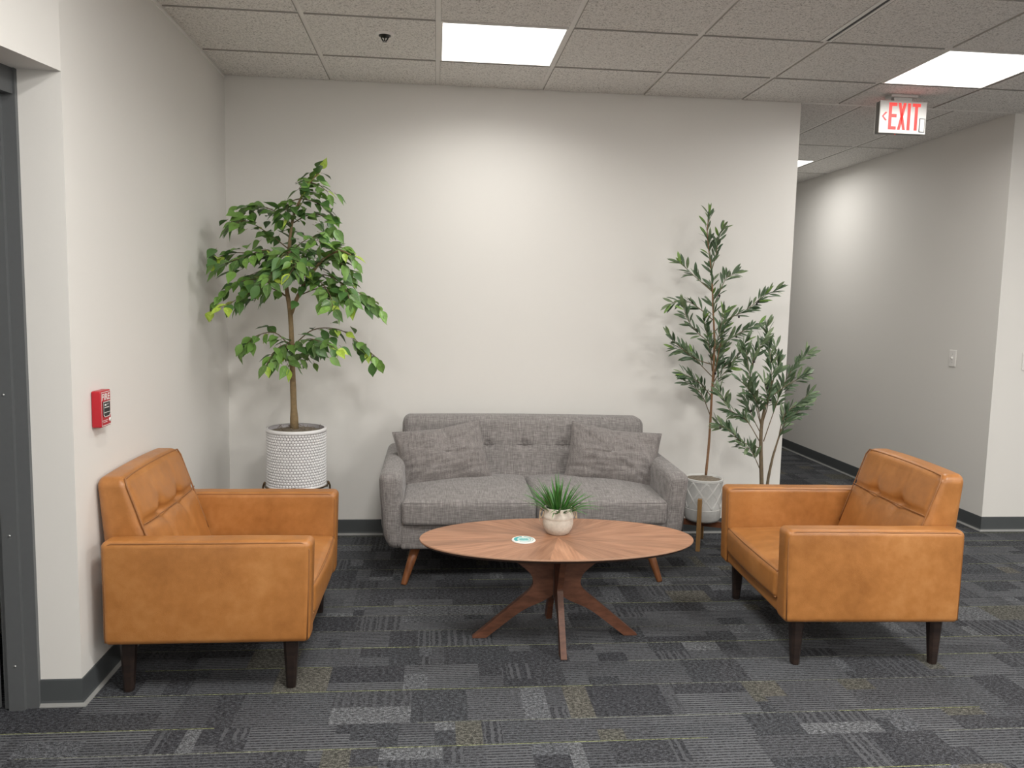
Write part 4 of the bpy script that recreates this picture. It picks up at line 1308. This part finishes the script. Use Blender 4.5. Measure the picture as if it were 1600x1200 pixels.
def make_wood_stand():
    cx, cy = 2.838, -0.246
    t = thing('plant_stand', (cx, cy, 0), math.radians(-116 + 3), 'wooden four-leg plant stand holding the pale pot beside the sofa', 'plant stand')
    r = 0.139; h = 0.0125
    for k in range(4):
        a = PI / 2 * k
        g = soft_box(2 * h, 2 * h, 0.315, 0.002, (1, 1, 1), None, 1)
        part('leg', xform(shift(g, (r, 0, 0.1575)), Matrix.Rotation(a, 4, 'Z')), M['oak'], t)
    part('crossbar', box(-r + h, r - h, -0.010, 0.010, 0.118, 0.153), M['redwood'], t)
    part('crossbar', merge(box(-0.010, 0.010, 0.0101, r - h, 0.118, 0.153), box(-0.010, 0.010, -r + h, -0.0101, 0.118, 0.153)), M['redwood'], t)
make_wood_stand()

def make_shrub():
    t = thing('potted_olive_shrub', SHRUB_BASE, 0, 'shorter twin-trunk faux olive behind the right armchair, at the hallway corner', 'potted plant')
    part('pot', lathe([(0.0, 0.0), (0.10, 0.0), (0.108, 0.008), (0.125, 0.235), (0.128, 0.25), (0.122, 0.25), (0.116, 0.225), (0.10, 0.03), (0.0, 0.03)], 40), M['potgrey'], t, True)
    part('soil', soil_disc(0.117, 0.222, 0.010, 5.0), M['soil'], t, True)
    grow_olive(t, SHRUB_BRANCHES, 0.0, [0, 1], random.Random(9), 'bark3', 300, (0.056, 0.086), ('olvD', 'olvM', 'olvM'), 5, [(0.0135, 0.0085), (0.010, 0.0030)])
make_shrub()

def make_grass():
    rnd = random.Random(3)
    t = thing('potted_grass', (1.765, -1.470, TZ), 0, 'small green grass plant in a mottled cream pot on the coffee table', 'potted plant')
    pot = part('pot', lathe([(0.0, 0.0), (0.042, 0.0), (0.050, 0.005), (0.062, 0.026), (0.067, 0.048), (0.066, 0.066), (0.0655, 0.070), (0.068, 0.074), (0.0685, 0.080), (0.066, 0.086), (0.062, 0.098), (0.060, 0.112), (0.0615, 0.117), (0.058, 0.118), (0.055, 0.112), (0.054, 0.07), (0.0, 0.07)], 48), M['stonepot'], t, True)
    part('soil', lathe([(0.0, 0.092), (0.055, 0.088)], 24), M['soildark'], t)
    for s in (-1, 1):
        pts = [(s * 0.058, 0.006, 0.112), (s * 0.072, 0.008, 0.110), (s * 0.080, 0.004, 0.092), (s * 0.078, -0.008, 0.070), (s * 0.070, -0.014, 0.084), (s * 0.066, -0.012, 0.100)]
        part('twine_handle', tube(catmull(pts, 5), 0.0022, 6), M['twine'], t, True)
        part('twine_end', tube(catmull([(s * 0.069, 0.006, 0.108), (s * 0.081, 0.0, 0.085), (s * 0.083, -0.004, 0.060 + 0.006 * s)], 5), 0.0018, 6), M['twine'], t, True)
    # arching blades of several curvatures, shared between alike blades
    meshes = []
    for bend in (0.10, 0.25, 0.42, 0.62):
        n = 9; V, F = [], []
        for i in range(n):
            u = i / (n - 1); w = 0.030 * (1 - u ** 1.6) + 0.0015
            a = bend * u * 1.6
            x = u * math.cos(a * 0.6); z = -bend * u * u * 0.75
            V += [(x, -w, z + 0.35 * w), (x, 0, z), (x, w, z + 0.35 * w)]
        for i in range(n - 1):
            a = 3 * i; F += [(a, a + 3, a + 4, a + 1), (a + 1, a + 4, a + 5, a + 2)]
        meshes.append(mk_mesh('grass_blade', V, F, M['grass'], True))
    for k in range(120):
        az = rnd.uniform(0, 2 * PI); q = rnd.random() ** 0.7
        el = math.radians(88 - 50 * q + rnd.uniform(-6, 6))
        r0 = 0.046 * q
        p = Vector((r0 * math.cos(az), r0 * math.sin(az), 0.088))
        d = Vector((math.cos(az) * math.cos(el), math.sin(az) * math.cos(el), math.sin(el)))
        up = Vector((-math.cos(az) * math.sin(el), -math.sin(az) * math.sin(el), math.cos(el)))
        up = (up + Vector((rnd.uniform(-.5, .5), rnd.uniform(-.5, .5), 0))).normalized()
        put_leaf(meshes[0 if q < 0.3 else rnd.choice((1, 2, 3)) if q > 0.6 else rnd.choice((0, 1))], t, p, d, up, rnd.uniform(0.125, 0.185), 'blade')
make_grass()

# ================================================================== signs and wall fittings
def make_exit():
    cx, cy = 3.925, -0.262
    t = thing('exit_sign', (cx, cy, H), 0, 'white EXIT sign with red letters and a left arrow hung from the ceiling', 'exit sign')
    W, Z1, Z0, Dp = 0.288, -0.036, -0.222, 0.046
    part('canopy', shift(soft_box(0.165, 0.075, 0.016, 0.004, (2, 2, 1)), (0.0, 0, -0.008)), M['signface'], t, True)
    part('stem', box(-0.055, 0.055, -0.016, 0.016, -0.040, -0.012), M['signface'], t)
    part('housing', shift(soft_box(W - 0.004, Dp, Z1 - Z0 - 0.004, 0.006, (2, 2, 2)), (0, 0, (Z0 + Z1) / 2)), M['signbody'], t, True)
    for s in (-1, 1):                            # two faces; the lettered one shows
        f = part('face', shift(soft_box(W, 0.008, Z1 - Z0, 0.0038, (2, 1, 2)), (0, s * (Dp / 2 + 0.001), (Z0 + Z1) / 2)), M['signface'], t, True)
        q = []
        h, st = 0.153, 0.0190
        zc = (Z0 + Z1) / 2 + 0.004
        def bar(x0, x1, z0, z1):
            q.append(([(x0, 0, z0), (x1, 0, z0), (x1, 0, z1), (x0, 0, z1)], [(0, 1, 2, 3)]))
        def quad(a, b, c, d): q.append(([(a[0], 0, a[1]), (b[0], 0, b[1]), (c[0], 0, c[1]), (d[0], 0, d[1])], [(0, 1, 2, 3)]))
        lo, hi = zc - h / 2, zc + h / 2
        x = -0.089                                # E
        bar(x, x + st, lo, hi)
        for z in (lo, zc - st / 2 + 0.003, hi - st): bar(x + st, x + 0.049, z, z + st)
        x = -0.033                                # X
        w = 0.050; k = st * 0.92
        quad((x, lo), (x + k, lo), (x + w, hi), (x + w - k, hi)); quad((x + w - k, lo), (x + w, lo), (x + k, hi), (x, hi))
        x = 0.0255; bar(x, x + st, lo, hi)         # I
        x = 0.055; bar(x, x + 0.050, hi - st, hi); bar(x + 0.0155, x + 0.0155 + st, lo, hi - st)   # T
        letters = merge(*q)
        q = []
        ax, az = -0.130, zc - 0.002               # arrow
        quad((ax, az), (ax + 0.010, az), (ax + 0.032, az + 0.022), (ax + 0.022, az + 0.026))
        quad((ax, az), (ax + 0.022, az - 0.026), (ax + 0.032, az - 0.022), (ax + 0.010, az))
        arrow = merge(*q)
        Rm = Matrix.Translation((0, s * (Dp / 2 + 0.0056), 0)) @ (Matrix.Rotation(PI, 4, 'Z') if s > 0 else Matrix.Identity(4))
        part('letters', xform(letters, Rm), M['exitred'], f)
        part('arrow', xform(arrow, Rm), M['exitred'], f)
        if s < 0:
            part('test_window_frame', box(0.102, 0.136, -Dp / 2 - 0.0068, -Dp / 2 - 0.005, Z0 + 0.012, Z0 + 0.090), M['black'], f)
            part('test_window', box(0.1055, 0.1325, -Dp / 2 - 0.0078, -Dp / 2 - 0.0068, Z0 + 0.0155, Z0 + 0.0865), M['signface'], f)
    part('indicator_light', shift(lathe([(0.0, -0.005), (0.0025, -0.003), (0.0028, 0.0)], 10), (-0.032, -0.01, Z0)), M['exitred'], t, True)
make_exit()

def make_alarm():
    # local: x out of the wall, y along it (viewer's right is +y), z up
    t = thing('fire_alarm_pull_station', (0.0, -1.855, 1.028), 0, 'red wall-mounted FIRE alarm pull station above the left armchair', 'fire alarm')
    W, Hh, D = 0.090, 0.132, 0.034
    part('housing', shift(soft_box(D, W, Hh, 0.006, (2, 2, 2)), (D / 2 + 0.0005, 0, 0)), M['red'], t, True)
    def onface(geo, d=0.0006):                    # drawn in (u right, v up) -> front face
        return [(D + d, v[0], v[1]) for v in geo[0]], geo[1]
    def rect(u0, u1, v0, v1): return [(u0, v0, 0), (u1, v0, 0), (u1, v1, 0), (u0, v1, 0)], [(0, 1, 2, 3)]
    def ring(poly, w):
        n = len(poly); cu = sum(p[0] for p in poly) / n; cv = sum(p[1] for p in poly) / n
        V = [(u, v, 0) for u, v in poly] + [(u - math.copysign(w, u - cu), v - math.copysign(w, v - cv), 0) for u, v in poly]
        return V, [(i, (i + 1) % n, n + (i + 1) % n, n + i) for i in range(n)]
    e = 0.0405; z = 0.0615
    part('border', onface(ring([(-e, -z), (e, -z), (e, z), (-e, z)], 0.0022)), M['white'], t)
    V, F = text_geo('FIRE', 0.040)
    mx = max(v[0] for v in V); mn = min(v[0] for v in V); my = max(v[1] for v in V); mi = min(v[1] for v in V)
    V = [((v[0] - (mx + mn) / 2) * 0.068 / (mx - mn), (v[1] - (my + mi) / 2) * 0.024 / (my - mi) + 0.043, 0) for v in V]
    part('lettering', onface((V, F)), M['white'], t)
    hp = [(-0.030, -0.022), (-0.020, -0.030), (0.020, -0.030), (0.030, -0.022), (0.030, 0.026), (-0.030, 0.026)]
    hb = part('pull_handle', ([(D + dd, u, v) for dd in (-0.002, 0.003) for u, v in hp], [tuple(range(6, 12)), tuple(range(5, -1, -1))] + [(i, (i + 1) % 6, 6 + (i + 1) % 6, 6 + i) for i in range(6)]), M['black'], t)
    part('handle_outline', onface(ring(hp, 0.0024), 0.0034), M['white'], hb)
    part('handle_outline', onface(rect(-0.028, 0.028, -0.0145, -0.0125), 0.0036), M['white'], hb)
    marks = [rect(-0.020, -0.004, 0.011, 0.017), rect(0.003, 0.006, 0.012, 0.018), rect(0.010, 0.013, 0.013, 0.019), rect(-0.022, 0.018, 0.003, 0.006)]
    part('handle_marks', onface(merge(*marks), 0.0036), M['white'], hb)
    part('small_print', onface(merge(rect(-0.034, 0.012, -0.0435, -0.0415), rect(-0.028, 0.008, -0.0495, -0.0475))), M['white'], t)
    part('lock', xform(lathe([(0.0, 0.003), (0.0065, 0.003), (0.0075, 0.0)], 16), Matrix.Translation((D, 0.030, -0.044)) @ Matrix.Rotation(PI / 2, 4, 'Y')), M['white'], t, True)
make_alarm()

def make_switch(loc, rz, label):
    # local: -y out of the wall
    t = thing('light_switch', loc, rz, label, 'light switch')
    part('plate', shift(soft_box(0.072, 0.007, 0.116, 0.003, (2, 1, 2)), (0, -0.0035, 0)), M['white'], t, True)
    part('toggle', ([(-0.005, -0.007, -0.011), (0.005, -0.007, -0.011), (0.005, -0.007, 0.011), (-0.005, -0.007, 0.011), (-0.0035, -0.019, 0.004), (0.0035, -0.019, 0.004), (0.0035, -0.017, 0.010), (-0.0035, -0.017, 0.010)],
         [(0, 1, 5, 4), (1, 2, 6, 5), (2, 3, 7, 6), (3, 0, 4, 7), (4, 5, 6, 7), (3, 2, 1, 0)]), M['white'], t)
    for z in (-0.030, 0.030):
        part('screw', xform(lathe([(0, 0.001), (0.003, 0.0005), (0.0032, 0)], 10), Matrix.Translation((0, -0.007, z)) @ Matrix.Rotation(PI / 2, 4, 'X')), M['steel'], t, True)
make_switch((XR, 0.42, 1.120), -PI / 2, 'white toggle light switch on the hallway wall left of the wall corner')
make_switch((5.066, 0.0, 1.133), 0, 'white light switch at the right edge of the picture, right of the wall corner')
